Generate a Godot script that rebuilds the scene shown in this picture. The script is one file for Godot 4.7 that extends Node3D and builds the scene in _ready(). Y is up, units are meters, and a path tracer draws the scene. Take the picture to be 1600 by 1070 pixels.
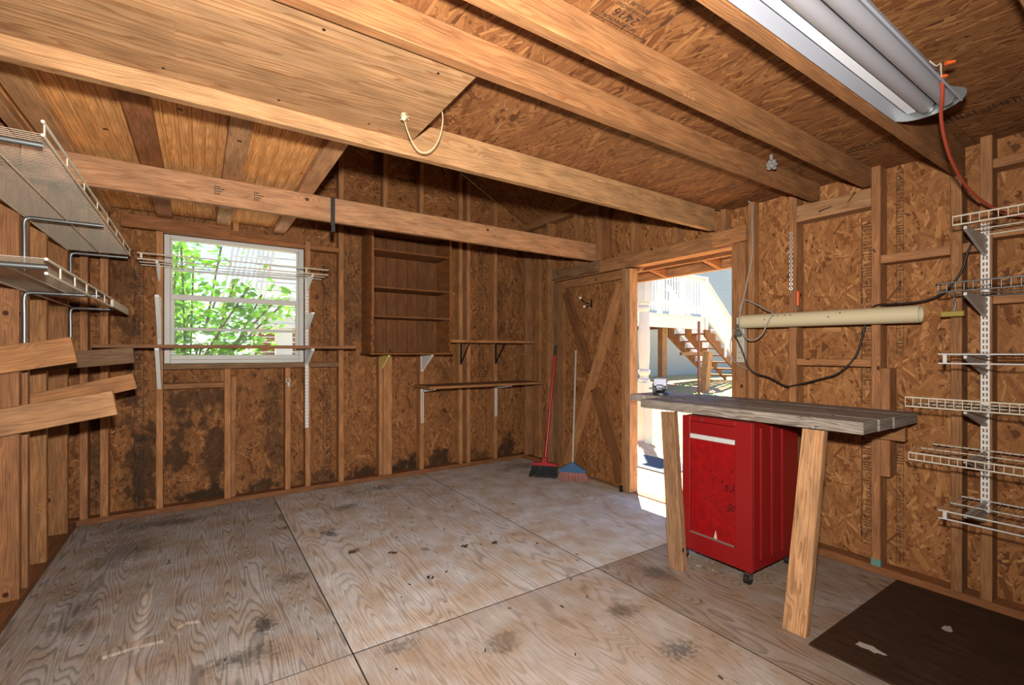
extends Node3D
# A timber storage shed seen from inside: stud walls, wafer-board sheathing, loft, shelves, bench, open door.

const XR := 2.80      # room faces of the studs: right, left, back; sheathing lies 89 mm behind
const XRO := 2.889
const XL := -0.647
const XLO := -0.736
const ZB := -3.98
const ZBO := -4.069
const ZF := 0.95
const YC := 2.03      # underside of the loft deck
const CAM_H := 1.103

var rng := RandomNumberGenerator.new()
var org := Vector3.ZERO
var M := {}
var names := {}

# ------------------------------------------------------------------ geometry collector
class Geo:
	var v := PackedVector3Array()
	var n := PackedVector3Array()
	var uv := PackedVector2Array()
	var uv2 := PackedVector2Array()
	var c := PackedColorArray()
	var ix := PackedInt32Array()
	var col := Color.WHITE
	var off := Vector2.ZERO
	var us := 1.2      # metres per texture width (along the grain)
	var vs := 0.3      # metres per texture height

	func tri(a: Vector3, b: Vector3, d: Vector3, na: Vector3, nb: Vector3, nd: Vector3, ua: Vector2, ub: Vector2, ud: Vector2):
		var k := v.size()
		if (b - a).cross(d - a).dot(na + nb + nd) > 0.0:
			v.append_array([a, d, b]); n.append_array([na, nd, nb]); uv.append_array([ua, ud, ub])
		else:
			v.append_array([a, b, d]); n.append_array([na, nb, nd]); uv.append_array([ua, ub, ud])
		c.append_array([col, col, col])
		ix.append_array([k, k + 1, k + 2])

	func quad(a: Vector3, b: Vector3, d: Vector3, e: Vector3, nn: Vector3, ua := Vector2.ZERO, ub := Vector2(1, 0), ud := Vector2(1, 1), ue := Vector2(0, 1)):
		var k := v.size()
		v.append_array([a, b, d, e]); n.append_array([nn, nn, nn, nn]); uv.append_array([ua, ub, ud, ue]); c.append_array([col, col, col, col])
		if (b - a).cross(d - a).dot(nn) > 0.0:
			ix.append_array([k, k + 2, k + 1, k, k + 3, k + 2])
		else:
			ix.append_array([k, k + 1, k + 2, k, k + 2, k + 3])

	func uvof(p: Vector3, na: int, la: int) -> Vector2:
		if na == la:
			return Vector2(p[(la + 1) % 3] / us * 0.3, p[(la + 2) % 3] / vs) + off
		var o := 3 - na - la
		return Vector2(p[la] / us, p[o] / vs + na * 0.37) + off

	# a bevelled block; la = axis of the grain, t = its turn and place
	func box(lo: Vector3, hi: Vector3, la := 0, ch := 0.0025, t := Transform3D.IDENTITY):
		var m := (lo + hi) * 0.5
		var h := (hi - lo) * 0.5
		ch = minf(ch, minf(h.x, minf(h.y, h.z)) * 0.6)
		for ax in 3:
			var a1 := (ax + 1) % 3
			var a2 := (ax + 2) % 3
			for s in [-1.0, 1.0]:
				var ps := []
				for q in [[-1, -1], [1, -1], [1, 1], [-1, 1]]:
					var p := m
					p[ax] += s * h[ax]
					p[a1] += q[0] * (h[a1] - ch)
					p[a2] += q[1] * (h[a2] - ch)
					ps.append(p)
				var nn := Vector3.ZERO
				nn[ax] = s
				quad(t * ps[0], t * ps[1], t * ps[2], t * ps[3], t.basis * nn, uvof(ps[0], ax, la), uvof(ps[1], ax, la), uvof(ps[2], ax, la), uvof(ps[3], ax, la))
			if ch <= 0.0:
				continue
			for s1 in [-1.0, 1.0]:          # the edges that run along ax
				for s2 in [-1.0, 1.0]:
					var ps := []
					for q in [[-1, 1, 0], [1, 1, 0], [1, 0, 1], [-1, 0, 1]]:
						var p := m
						p[ax] += q[0] * (h[ax] - ch)
						p[a1] += s1 * (h[a1] - (0.0 if q[1] else ch))
						p[a2] += s2 * (h[a2] - (0.0 if q[2] else ch))
						ps.append(p)
					var nn := Vector3.ZERO
					nn[a1] = s1 * 0.7071
					nn[a2] = s2 * 0.7071
					var fa := a1 if a1 != la else a2
					quad(t * ps[0], t * ps[1], t * ps[2], t * ps[3], t.basis * nn, uvof(ps[0], fa, la), uvof(ps[1], fa, la), uvof(ps[2], fa, la), uvof(ps[3], fa, la))
		if ch > 0.0:
			for sx in [-1.0, 1.0]:
				for sy in [-1.0, 1.0]:
					for sz in [-1.0, 1.0]:
						var s := Vector3(sx, sy, sz)
						var a := m + s * (h - Vector3(0, ch, ch))
						var b := m + s * (h - Vector3(ch, 0, ch))
						var d := m + s * (h - Vector3(ch, ch, 0))
						var nn: Vector3 = t.basis * (s * 0.577)
						tri(t * a, t * b, t * d, nn, nn, nn, uvof(a, 0, la), uvof(b, 1, la), uvof(d, 2, la))

	# a straight bar of rectangular section from p to q; w across `side`, h across the third direction
	func bar(p: Vector3, q: Vector3, w: float, h: float, side: Vector3, ch := 0.002):
		var x := (q - p).normalized()
		var z := (side - x * side.dot(x)).normalized()
		var y := z.cross(x)
		box(Vector3(0, -h / 2, -w / 2), Vector3((q - p).length(), h / 2, w / 2), 0, ch, Transform3D(Basis(x, y, z), p))

	func rod(p: Vector3, q: Vector3, r: float, seg := 6, r2 := -1.0, caps := true):
		if r2 < 0.0:
			r2 = r
		var d := (q - p).normalized()
		var x := d.cross(Vector3.UP if absf(d.y) < 0.9 else Vector3.RIGHT).normalized()
		var y := d.cross(x)
		var ln := (q - p).length()
		for i in seg:
			var a := TAU * i / seg
			var b := TAU * (i + 1) / seg
			var na := x * cos(a) + y * sin(a)
			var nb := x * cos(b) + y * sin(b)
			var v0 := float(i) / seg
			var v1 := float(i + 1) / seg
			tri(p + na * r, p + nb * r, q + nb * r2, na, nb, nb, Vector2(0, v0) + off, Vector2(0, v1) + off, Vector2(ln / us, v1) + off)
			tri(p + na * r, q + nb * r2, q + na * r2, na, nb, na, Vector2(0, v0) + off, Vector2(ln / us, v1) + off, Vector2(ln / us, v0) + off)
			if caps:
				tri(p, p + na * r, p + nb * r, -d, -d, -d, off, off, off)
				tri(q, q + na * r2, q + nb * r2, d, d, d, off, off, off)

	# a tube along a smooth curve through the points
	func tube(pts: Array, r: float, seg := 6, sub := 5):
		var path := []
		for i in pts.size() - 1:
			var p0: Vector3 = pts[maxi(i - 1, 0)]
			var p1: Vector3 = pts[i]
			var p2: Vector3 = pts[i + 1]
			var p3: Vector3 = pts[mini(i + 2, pts.size() - 1)]
			for k in sub:
				path.append(p1.cubic_interpolate(p2, p0, p3, float(k) / sub))
		path.append(pts[-1])
		var rings := []
		var x := Vector3.ZERO
		for i in path.size():
			var d: Vector3 = (path[mini(i + 1, path.size() - 1)] - path[maxi(i - 1, 0)]).normalized()
			if i == 0:
				x = d.cross(Vector3.UP if absf(d.y) < 0.9 else Vector3.RIGHT).normalized()
			else:
				x = (x - d * x.dot(d)).normalized()
			var y := d.cross(x)
			var ring := []
			for k in seg:
				ring.append(x * cos(TAU * k / seg) + y * sin(TAU * k / seg))
			rings.append(ring)
		for i in path.size() - 1:
			for k in seg:
				var k2 := (k + 1) % seg
				var a: Vector3 = rings[i][k]
				var b: Vector3 = rings[i][k2]
				var e: Vector3 = rings[i + 1][k2]
				var f: Vector3 = rings[i + 1][k]
				tri(path[i] + a * r, path[i] + b * r, path[i + 1] + e * r, a, b, e, off, off, off)
				tri(path[i] + a * r, path[i + 1] + e * r, path[i + 1] + f * r, a, e, f, off, off, off)

	# profile of [radius, height] turned about the y axis of t
	func lathe(prof: Array, seg := 16, t := Transform3D.IDENTITY):
		for i in prof.size() - 1:
			var r0: float = prof[i][0]
			var y0: float = prof[i][1]
			var r1: float = prof[i + 1][0]
			var y1: float = prof[i + 1][1]
			var sl := Vector2(y1 - y0, r0 - r1).normalized()
			for k in seg:
				var a := TAU * k / seg
				var b := TAU * (k + 1) / seg
				var da := Vector3(cos(a), 0, sin(a))
				var db := Vector3(cos(b), 0, sin(b))
				var na: Vector3 = t.basis * (da * sl.x + Vector3.UP * sl.y)
				var nb: Vector3 = t.basis * (db * sl.x + Vector3.UP * sl.y)
				var p00: Vector3 = t * (da * r0 + Vector3.UP * y0)
				var p01: Vector3 = t * (db * r0 + Vector3.UP * y0)
				var p11: Vector3 = t * (db * r1 + Vector3.UP * y1)
				var p10: Vector3 = t * (da * r1 + Vector3.UP * y1)
				var u0 := Vector2(y0 / us, float(k) / seg)
				var u1 := Vector2(y0 / us, float(k + 1) / seg)
				var u2 := Vector2(y1 / us, float(k + 1) / seg)
				var u3 := Vector2(y1 / us, float(k) / seg)
				if r0 > 0.0:
					tri(p00, p01, p11, na, nb, nb, u0, u1, u2)
				if r1 > 0.0:
					tri(p00, p11, p10, na, nb, na, u0, u2, u3)

	# a flat outline (list of Vector2) pushed out by `deep` along z of t
	func prism(poly: Array, deep: float, t := Transform3D.IDENTITY):
		var pp := PackedVector2Array(poly)
		var id := Geometry2D.triangulate_polygon(pp)
		for k in range(0, id.size(), 3):
			for zz in [0.0, deep]:
				var nn: Vector3 = t.basis * Vector3(0, 0, -1.0 if zz == 0.0 else 1.0)
				var q := []
				for j in 3:
					q.append(pp[id[k + j]])
				tri(t * Vector3(q[0].x, q[0].y, zz), t * Vector3(q[1].x, q[1].y, zz), t * Vector3(q[2].x, q[2].y, zz), nn, nn, nn, Vector2(q[0].x / us, q[0].y / vs) + off, Vector2(q[1].x / us, q[1].y / vs) + off, Vector2(q[2].x / us, q[2].y / vs) + off)
		var turn := 0.0
		for i in pp.size():
			turn += pp[i].cross(pp[(i + 1) % pp.size()])
		for i in pp.size():
			var a := pp[i]
			var b := pp[(i + 1) % pp.size()]
			var nd := Vector2(b.y - a.y, a.x - b.x).normalized() * signf(turn)
			quad(t * Vector3(a.x, a.y, 0), t * Vector3(b.x, b.y, 0), t * Vector3(b.x, b.y, deep), t * Vector3(a.x, a.y, deep), t.basis * Vector3(nd.x, nd.y, 0), Vector2(a.x / us, a.y / vs) + off, Vector2(b.x / us, b.y / vs) + off, Vector2(b.x / us, b.y / vs + 0.1) + off, Vector2(a.x / us, a.y / vs + 0.1) + off)

	func mesh(origin: Vector3) -> ArrayMesh:
		var w := v.duplicate()
		for i in w.size():
			w[i] -= origin
		var arr := []
		arr.resize(Mesh.ARRAY_MAX)
		arr[Mesh.ARRAY_VERTEX] = w
		arr[Mesh.ARRAY_NORMAL] = n
		arr[Mesh.ARRAY_TEX_UV] = uv
		if uv2.size() == v.size():
			arr[Mesh.ARRAY_TEX_UV2] = uv2
		arr[Mesh.ARRAY_COLOR] = c
		arr[Mesh.ARRAY_INDEX] = ix
		var m := ArrayMesh.new()
		m.add_surface_from_arrays(Mesh.PRIMITIVE_TRIANGLES, arr)
		return m

# ------------------------------------------------------------------ helpers for things and parts
func V(x: float, y: float, z: float) -> Vector3:
	return Vector3(x, y, z)

func numbered(called: String) -> String:
	if not names.has(called):
		names[called] = 0
		return called
	names[called] += 1
	return "%s_%03d" % [called, names[called]]

func meta(o: Node, label := "", category := "", group := "", kind := ""):
	if label: o.set_meta("label", label)
	if category: o.set_meta("category", category)
	if group: o.set_meta("group", group)
	if kind: o.set_meta("kind", kind)

func thing(called: String, label: String, category: String, at := Vector3.ZERO, group := "", kind := "") -> Node3D:
	var o := Node3D.new()
	o.name = numbered(called)
	add_child(o)
	o.position = at
	org = at
	meta(o, label, category, group, kind)
	return o

func part(called: String, g: Geo, mat: Material, parent: Node, kind := "") -> MeshInstance3D:
	var o := MeshInstance3D.new()
	o.name = called
	o.mesh = g.mesh(org)
	o.material_override = mat
	parent.add_child(o, true)
	if kind: o.set_meta("kind", kind)
	return o

# a thing that is one mesh
func single(called: String, g: Geo, mat: Material, label: String, category: String, at: Vector3, group := "") -> MeshInstance3D:
	org = at
	var o := part(numbered(called), g, mat, self)
	o.position = at
	meta(o, label, category, group)
	return o

func G(col := Color.WHITE, us := 1.2, vs := 0.3) -> Geo:
	var g := Geo.new()
	g.col = col
	g.us = us
	g.vs = vs
	g.off = Vector2(rng.randf(), rng.randf())
	return g

# one piece of sawn timber as a part
func lumber(called: String, lo: Vector3, hi: Vector3, la: int, tint: Color, parent: Node, mat = null) -> MeshInstance3D:
	var k := rng.randf_range(0.92, 1.06)
	var g := G(Color(tint.r * k, tint.g * k * rng.randf_range(0.97, 1.02), tint.b * k * rng.randf_range(0.95, 1.04)))
	g.box(lo, hi, la)
	return part(called, g, M.lumber if mat == null else mat, parent)

func plain(col: Color, rough := 0.6, metal := 0.0, spec := 0.5) -> StandardMaterial3D:
	var m := StandardMaterial3D.new()
	m.albedo_color = col
	m.roughness = rough
	m.metallic = metal
	m.metallic_specular = spec
	return m


# ------------------------------------------------------------------ textures (material colour, grain, wear, and painted shade on the back wall)
func noise_bytes(w: int, h: int, freq: float, sd: int, oct := 3, sx := 1, sy := 1) -> PackedByteArray:
	var f := FastNoiseLite.new()
	f.noise_type = FastNoiseLite.TYPE_SIMPLEX_SMOOTH
	f.seed = sd
	f.frequency = freq
	f.fractal_octaves = oct
	var im: Image = f.get_seamless_image(w / sx, h / sy)
	im.convert(Image.FORMAT_L8)
	if sx > 1 or sy > 1:
		im.resize(w, h, Image.INTERPOLATE_CUBIC)
	return im.get_data()

func tex(w: int, h: int, data: PackedByteArray, fmt: int) -> ImageTexture:
	return ImageTexture.create_from_image(Image.create_from_data(w, h, false, fmt, data))

func make_osb(sd: int, spread: float, light: Color, dark: Color) -> Array:
	var w := 1024
	var r := RandomNumberGenerator.new()
	r.seed = sd
	var col := PackedByteArray()
	col.resize(w * w * 3)
	var hgt := PackedByteArray()
	hgt.resize(w * w)
	for i in w * w:
		col[i * 3] = int(dark.r * 205)
		col[i * 3 + 1] = int(dark.g * 205)
		col[i * 3 + 2] = int(dark.b * 205)
		hgt[i] = 60
	for s in 3300:
		var big := s < 2500
		var ln := r.randf_range(50, 135) if big else r.randf_range(22, 70)
		var wd := r.randf_range(7, 21) if big else r.randf_range(3, 9)
		var an := r.randfn(0.0, spread)
		var ca := cos(an)
		var sa := sin(an)
		var cx := r.randf() * w
		var cy := r.randf() * w
		var k := clampf(r.randfn(0.5, 0.22), 0.0, 1.0)
		if r.randf() < 0.05:
			k = r.randf_range(-0.32, 0.0)
		if r.randf() < 0.06:
			k = 1.1
		var cc := dark.lerp(light, k)
		var hb := r.randi_range(50, 205)
		var nst := int(wd) + 3
		var st := PackedFloat32Array()
		st.resize(nst)
		for i in nst:
			st[i] = r.randfn(1.0, 0.055)
		st[0] *= 0.8
		st[nst - 2] *= 0.86
		var hl := ln * 0.5
		var hw := wd * 0.5
		var ry := int(absf(sa) * hl + absf(ca) * hw) + 1
		for dy in range(-ry, ry + 1):
			var lo := -1e9
			var hi := 1e9
			if absf(ca) > 1e-4:
				var a := (-hl - dy * sa) / ca
				var b := (hl - dy * sa) / ca
				lo = maxf(lo, minf(a, b))
				hi = minf(hi, maxf(a, b))
			if absf(sa) > 1e-4:
				var a := (dy * ca - hw) / sa
				var b := (dy * ca + hw) / sa
				lo = maxf(lo, minf(a, b))
				hi = minf(hi, maxf(a, b))
			if lo > hi:
				continue
			var row := (posmod(int(cy) + dy, w)) * w
			for dx in range(int(ceil(lo)), int(floor(hi)) + 1):
				var vv := int(dy * ca - dx * sa + hw) + 1
				var f: float = st[clampi(vv, 0, nst - 1)]
				var p := row + ((int(cx) + dx) & 1023)
				col[p * 3] = clampi(int(cc.r * f * 255), 0, 255)
				col[p * 3 + 1] = clampi(int(cc.g * f * 255), 0, 255)
				col[p * 3 + 2] = clampi(int(cc.b * f * 255), 0, 255)
				hgt[p] = clampi(int(hb * (0.5 + f * 0.5)), 0, 255)
	return [tex(w, w, col, Image.FORMAT_RGB8), tex(w, w, hgt, Image.FORMAT_L8)]

# sawn pine, grain along u; `rings` lines across the tile
func make_pine(sd: int, rings: int, early: Color, late: Color, amt: float, knots: int) -> Array:
	var w := 1024
	var h := 256
	var r := RandomNumberGenerator.new()
	r.seed = sd
	var warp := noise_bytes(w, h, 0.012, sd, 2, 16, 1)
	var warp2 := noise_bytes(w, h, 0.05, sd + 9, 2, 8, 1)
	var fib := noise_bytes(w, h, 0.35, sd + 1, 2, 64, 1)
	var blot := noise_bytes(w, h, 0.02, sd + 2, 3, 4, 1)
	var kn := []
	for i in knots:
		kn.append([r.randf() * w, r.randf() * h, r.randf_range(4, 9)])
	var col := PackedByteArray()
	col.resize(w * h * 3)
	var hgt := PackedByteArray()
	hgt.resize(w * h)
	for y in h:
		for x in w:
			var i := y * w + x
			var t := float(y) / h * rings + warp[i] * 0.018 + warp2[i] * 0.004
			var kd := 0.0
			for k in kn:
				var dx: float = x - k[0]
				dx = (dx - w * roundf(dx / w)) * 0.42
				var dy: float = y - k[1]
				dy -= h * roundf(dy / h)
				var d := dx * dx + dy * dy
				var rr: float = k[2] * k[2]
				if d < rr * 30.0:
					t += 2.2 * exp(-d / (rr * 6.0))
					var dd := (dx * dx * 4.6 + dy * dy) / rr
					if dd < 1.7:
						kd = maxf(kd, 1.0 - smoothstep(0.75, 1.7, dd))
			var f := t - floorf(t)
			var lw := smoothstep(0.35, 0.9, f) * (1.0 - smoothstep(0.93, 1.0, f)) * amt
			var fb := 1.0 + (fib[i] - 128) * 0.0011 + (blot[i] - 128) * 0.0009
			var cc := early.lerp(late, lw)
			if kd > 0.0:
				cc = cc.lerp(late * Color(0.5, 0.42, 0.38), kd * 0.85)
			col[i * 3] = clampi(int(cc.r * fb * 255), 0, 255)
			col[i * 3 + 1] = clampi(int(cc.g * fb * 255), 0, 255)
			col[i * 3 + 2] = clampi(int(cc.b * fb * 255), 0, 255)
			hgt[i] = clampi(int(120 + lw * 70 + (fib[i] - 128) * 0.5), 0, 255)
	return [tex(w, h, col, Image.FORMAT_RGB8), tex(w, h, hgt, Image.FORMAT_L8)]

# the whole plywood floor: one grain per sheet, worn grey, with the stains where they lie
func make_floor() -> Array:
	var w := 1480
	var h := 2048
	var x0 := -0.75
	var z0 := -4.10
	var mw := 3.70
	var mh := 5.12
	var a := noise_bytes(w, h, 0.013, 11, 2, 1, 16)
	var a2 := noise_bytes(w, h, 0.006, 12, 3, 1, 4)
	var fib := noise_bytes(w, h, 0.3, 13, 2, 1, 16)
	var blot := noise_bytes(w, h, 0.01, 14, 4)
	var grit := noise_bytes(w, h, 0.09, 15, 3)
	var stains := [[0.889, -3.441, 0.15, 0.09, 0.42], [0.66, -2.98, 0.05, 0.10, 0.75], [0.717, -2.649, 0.035, 0.03, 0.6], [1.05, -2.45, 0.03, 0.05, 0.5], [0.216, -2.123, 0.05, 0.09, 0.75],
		[1.48, -1.1, 0.09, 0.07, 0.55], [0.62, -1.70, 0.10, 0.05, 0.4], [0.36, -2.5, 0.10, 0.08, 0.35], [1.5, -1.40, 0.09, 0.07, 0.4], [-0.35, -3.3, 0.16, 0.32, 0.35], [-0.2, -3.75, 0.35, 0.12, 0.45],
		[0.12, -1.95, 0.14, 0.10, 0.4], [1.9, -1.55, 0.09, 0.12, 0.4], [2.55, -3.7, 0.3, 0.2, 0.35], [0.95, -1.5, 0.1, 0.08, 0.3], [-0.45, -2.7, 0.10, 0.4, 0.3], [1.2, -3.75, 0.4, 0.1, 0.3]]
	var col := PackedByteArray()
	col.resize(w * h * 3)
	var hgt := PackedByteArray()
	hgt.resize(w * h)
	for y in h:
		var wz := z0 + mh * y / h
		var front := wz > -1.745
		var near := []
		for s in stains:
			if absf(wz - s[1]) < s[3] * 1.9:
				near.append(s)
		for x in w:
			var i := y * w + x
			var wx := x0 + mw * x / w
			var base := Vector3(0.690, 0.645, 0.612)
			var amt := 0.17
			var rings := 0.055
			if front:
				base = Vector3(0.610, 0.552, 0.508)
				amt = 0.13
				if wx > 1.69:
					base = Vector3(0.540, 0.472, 0.420)
					amt = 0.2
			elif wx < 0.466:
				base = Vector3(0.600, 0.555, 0.522)
				amt = 0.24
				rings = 0.07
			elif wx > 1.69:
				base = Vector3(0.700, 0.662, 0.630)
				amt = 0.12
			var t := a[i] * rings + a2[i] * 0.03
			var f := t - floorf(t)
			var lw := smoothstep(0.45, 0.88, f) * (1.0 - smoothstep(0.9, 1.0, f))
			var bl := (blot[i] - 128) / 128.0
			var k := 1.0 - lw * amt + (fib[i] - 128) * 0.0007 + bl * 0.13
			var warm := clampf(bl * -0.35, -0.12, 0.18)
			var gr: int = grit[i]
			if gr > 206:
				k *= 1.0 - (gr - 206) * 0.006
			for s in near:
				var dx: float = (wx - s[0]) / s[2]
				var dz: float = (wz - s[1]) / s[3]
				var d: float = sqrt(dx * dx + dz * dz) + (gr - 128) * 0.004 + bl * 0.35
				if d < 1.0:
					k *= 1.0 - s[4] * 0.62 * smoothstep(1.0, 0.15, d)
			col[i * 3] = clampi(int(base.x * k * (1.0 + warm * 0.25) * 255), 0, 255)
			col[i * 3 + 1] = clampi(int(base.y * k * 255), 0, 255)
			col[i * 3 + 2] = clampi(int(base.z * k * (1.0 - warm * 0.3) * 255), 0, 255)
			hgt[i] = clampi(int(110 + lw * 80 * amt * 3.0 + (gr - 128) * 0.15), 0, 255)
	return [tex(w, h, col, Image.FORMAT_RGB8), tex(w, h, hgt, Image.FORMAT_L8)]

# damp stains and painted-in stud shadows of the back wall, as noise-edged patches
func make_wall_stain_shade() -> ImageTexture:
	var w := 1024
	var h := 640
	var x0 := -0.75
	var mw := 3.66
	var mh := 2.2875
	var nz := noise_bytes(w, h, 0.013, 31, 4)
	var n2 := noise_bytes(w, h, 0.05, 32, 4)
	var spots := [[-0.40, 0.95, 0.07, 0.85, 0.62], [-0.33, 0.35, 0.16, 0.38, 0.75], [-0.15, 0.45, 0.09, 0.42, 0.75], [0.02, 0.78, 0.22, 0.10, 0.6], [0.08, 0.42, 0.09, 0.36, 0.7], [0.02, 0.06, 0.30, 0.09, 0.9],
		[0.48, 0.45, 0.09, 0.55, 0.5], [0.40, 0.07, 0.22, 0.08, 0.8], [0.8, 0.06, 0.25, 0.06, 0.5], [1.15, 0.06, 0.25, 0.08, 0.85], [1.55, 0.10, 0.22, 0.13, 0.9], [1.9, 0.09, 0.2, 0.10, 0.8], [2.3, 0.08, 0.2, 0.08, 0.5], [2.65, 0.10, 0.2, 0.15, 0.8],
		[-0.45, 1.55, 0.12, 0.3, 0.5], [1.06, 1.5, 0.14, 0.7, 0.35], [2.55, 1.4, 0.15, 0.5, 0.4], [-0.56, 0.4, 0.08, 0.5, 0.6], [1.95, 0.9, 0.1, 0.6, 0.35]]
	var d8 := PackedByteArray()
	d8.resize(w * h * 4)
	for y in h:
		var wy := mh * (1.0 - float(y) / h)
		for x in w:
			var i := y * w + x
			var wx := x0 + mw * x / w
			var e := (nz[i] - 128) / 128.0 * 0.75 + (n2[i] - 128) / 128.0 * 0.45
			var al := 0.0
			for s in spots:
				var dx: float = (wx - s[0]) / s[2]
				if absf(dx) > 2.2:
					continue
				var dy: float = (wy - s[1]) / s[3]
				var d: float = sqrt(dx * dx + dy * dy) + e
				if d < 1.0:
					al = maxf(al, s[4] * smoothstep(1.0, 0.35, d))
			d8[i * 4] = 34
			d8[i * 4 + 1] = 22
			d8[i * 4 + 2] = 12
			d8[i * 4 + 3] = clampi(int(al * 255), 0, 255)
	return tex(w, h, d8, Image.FORMAT_RGBA8)

# the mill's ink stripe: ruled cells with rows of tiny unreadable print
func make_print() -> ImageTexture:
	var w := 96
	var h := 1024
	var r := RandomNumberGenerator.new()
	r.seed = 77
	var im := Image.create_empty(w, h, false, Image.FORMAT_RGBA8)
	im.fill(Color(0.05, 0.03, 0.02, 0.0))
	var ink := Color(0.05, 0.035, 0.025, 1.0)
	im.fill_rect(Rect2i(2, 0, 5, h), ink)
	im.fill_rect(Rect2i(w - 7, 0, 5, h), ink)
	var y := 6
	while y < h - 60:
		var kind := r.randi() % 4
		if kind == 0:
			im.fill_rect(Rect2i(2, y, w - 6, 4), ink)
			y += 14
		elif kind == 1:                        # a bold row
			var x := 16
			while x < 74:
				var cw := r.randi_range(6, 12)
				im.fill_rect(Rect2i(x, y, 3, 18), ink)
				if r.randf() < 0.6: im.fill_rect(Rect2i(x, y + r.randi_range(0, 14), cw, 3), ink)
				if r.randf() < 0.6: im.fill_rect(Rect2i(x + cw - 3, y + 4, 3, 14), ink)
				x += cw + 5
			y += 28
		elif kind == 2:                        # a ring
			var cy := y + 18
			for yy in range(-16, 17):
				for xx in range(-16, 17):
					var d := sqrt(xx * xx + yy * yy)
					if d > 12.0 and d < 16.0:
						im.set_pixel(w / 2 + xx, cy + yy, ink)
			im.fill_rect(Rect2i(w / 2 - 6, cy - 1, 12, 3), ink)
			y += 46
		else:                                  # two or three rows of small print
			for k in r.randi_range(2, 3):
				var x := 14
				while x < 78:
					var cw := r.randi_range(3, 7)
					im.fill_rect(Rect2i(x, y, cw, r.randi_range(5, 8)), ink)
					x += cw + r.randi_range(2, 5)
				y += 14
			y += 8
	return ImageTexture.create_from_image(im)

func make_red_paint() -> ImageTexture:
	var w := 512
	var a := noise_bytes(w, w, 0.02, 51, 4)
	var b := noise_bytes(w, w, 0.09, 52, 3)
	var d8 := PackedByteArray()
	d8.resize(w * w * 3)
	for y in w:
		for x in w:
			var i := y * w + x
			var k := 1.0 + (a[i] - 128) * 0.0010
			var cc := Vector3(0.50, 0.045, 0.055) * k
			var px := float(x) / w
			var py := float(y) / w
			# worn-through soot and rust where the photograph shows it: right of the middle of the door
			var d := Vector2((px - 0.66) / 0.30, (py - 0.55) / 0.24).length()
			var thr := 158.0 + 45.0 * d
			if b[i] * 0.6 + a[i] * 0.5 > thr * 0.99:
				cc = Vector3(0.09, 0.05, 0.045)
			elif b[i] > 218:
				cc = cc * 0.75
			d8[i * 3] = clampi(int(cc.x * 255), 0, 255)
			d8[i * 3 + 1] = clampi(int(cc.y * 255), 0, 255)
			d8[i * 3 + 2] = clampi(int(cc.z * 255), 0, 255)
	return tex(w, w, d8, Image.FORMAT_RGB8)

func make_ground() -> ImageTexture:
	var w := 1024
	var a := noise_bytes(w, w, 0.006, 61, 4)
	var b := noise_bytes(w, w, 0.08, 62, 4)
	var d8 := PackedByteArray()
	d8.resize(w * w * 3)
	for i in w * w:
		var k := 0.8 + b[i] / 320.0
		var g := smoothstep(120.0, 150.0, a[i] + (b[i] - 128) * 0.35)
		var cc := Vector3(0.56, 0.44, 0.34).lerp(Vector3(0.43, 0.48, 0.26), g) * k
		d8[i * 3] = clampi(int(cc.x * 255), 0, 255)
		d8[i * 3 + 1] = clampi(int(cc.y * 255), 0, 255)
		d8[i * 3 + 2] = clampi(int(cc.z * 255), 0, 255)
	return tex(w, w, d8, Image.FORMAT_RGB8)

func textured(t: Array, rough: float, relief: float, tinted := false) -> StandardMaterial3D:
	var m := StandardMaterial3D.new()
	m.albedo_texture = t[0]
	m.roughness = rough
	m.metallic_specular = 0.35
	if t.size() > 1 and relief > 0.0:
		m.heightmap_enabled = true
		m.heightmap_texture = t[1]
		m.heightmap_scale = relief
	m.vertex_color_use_as_albedo = tinted
	return m

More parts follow.
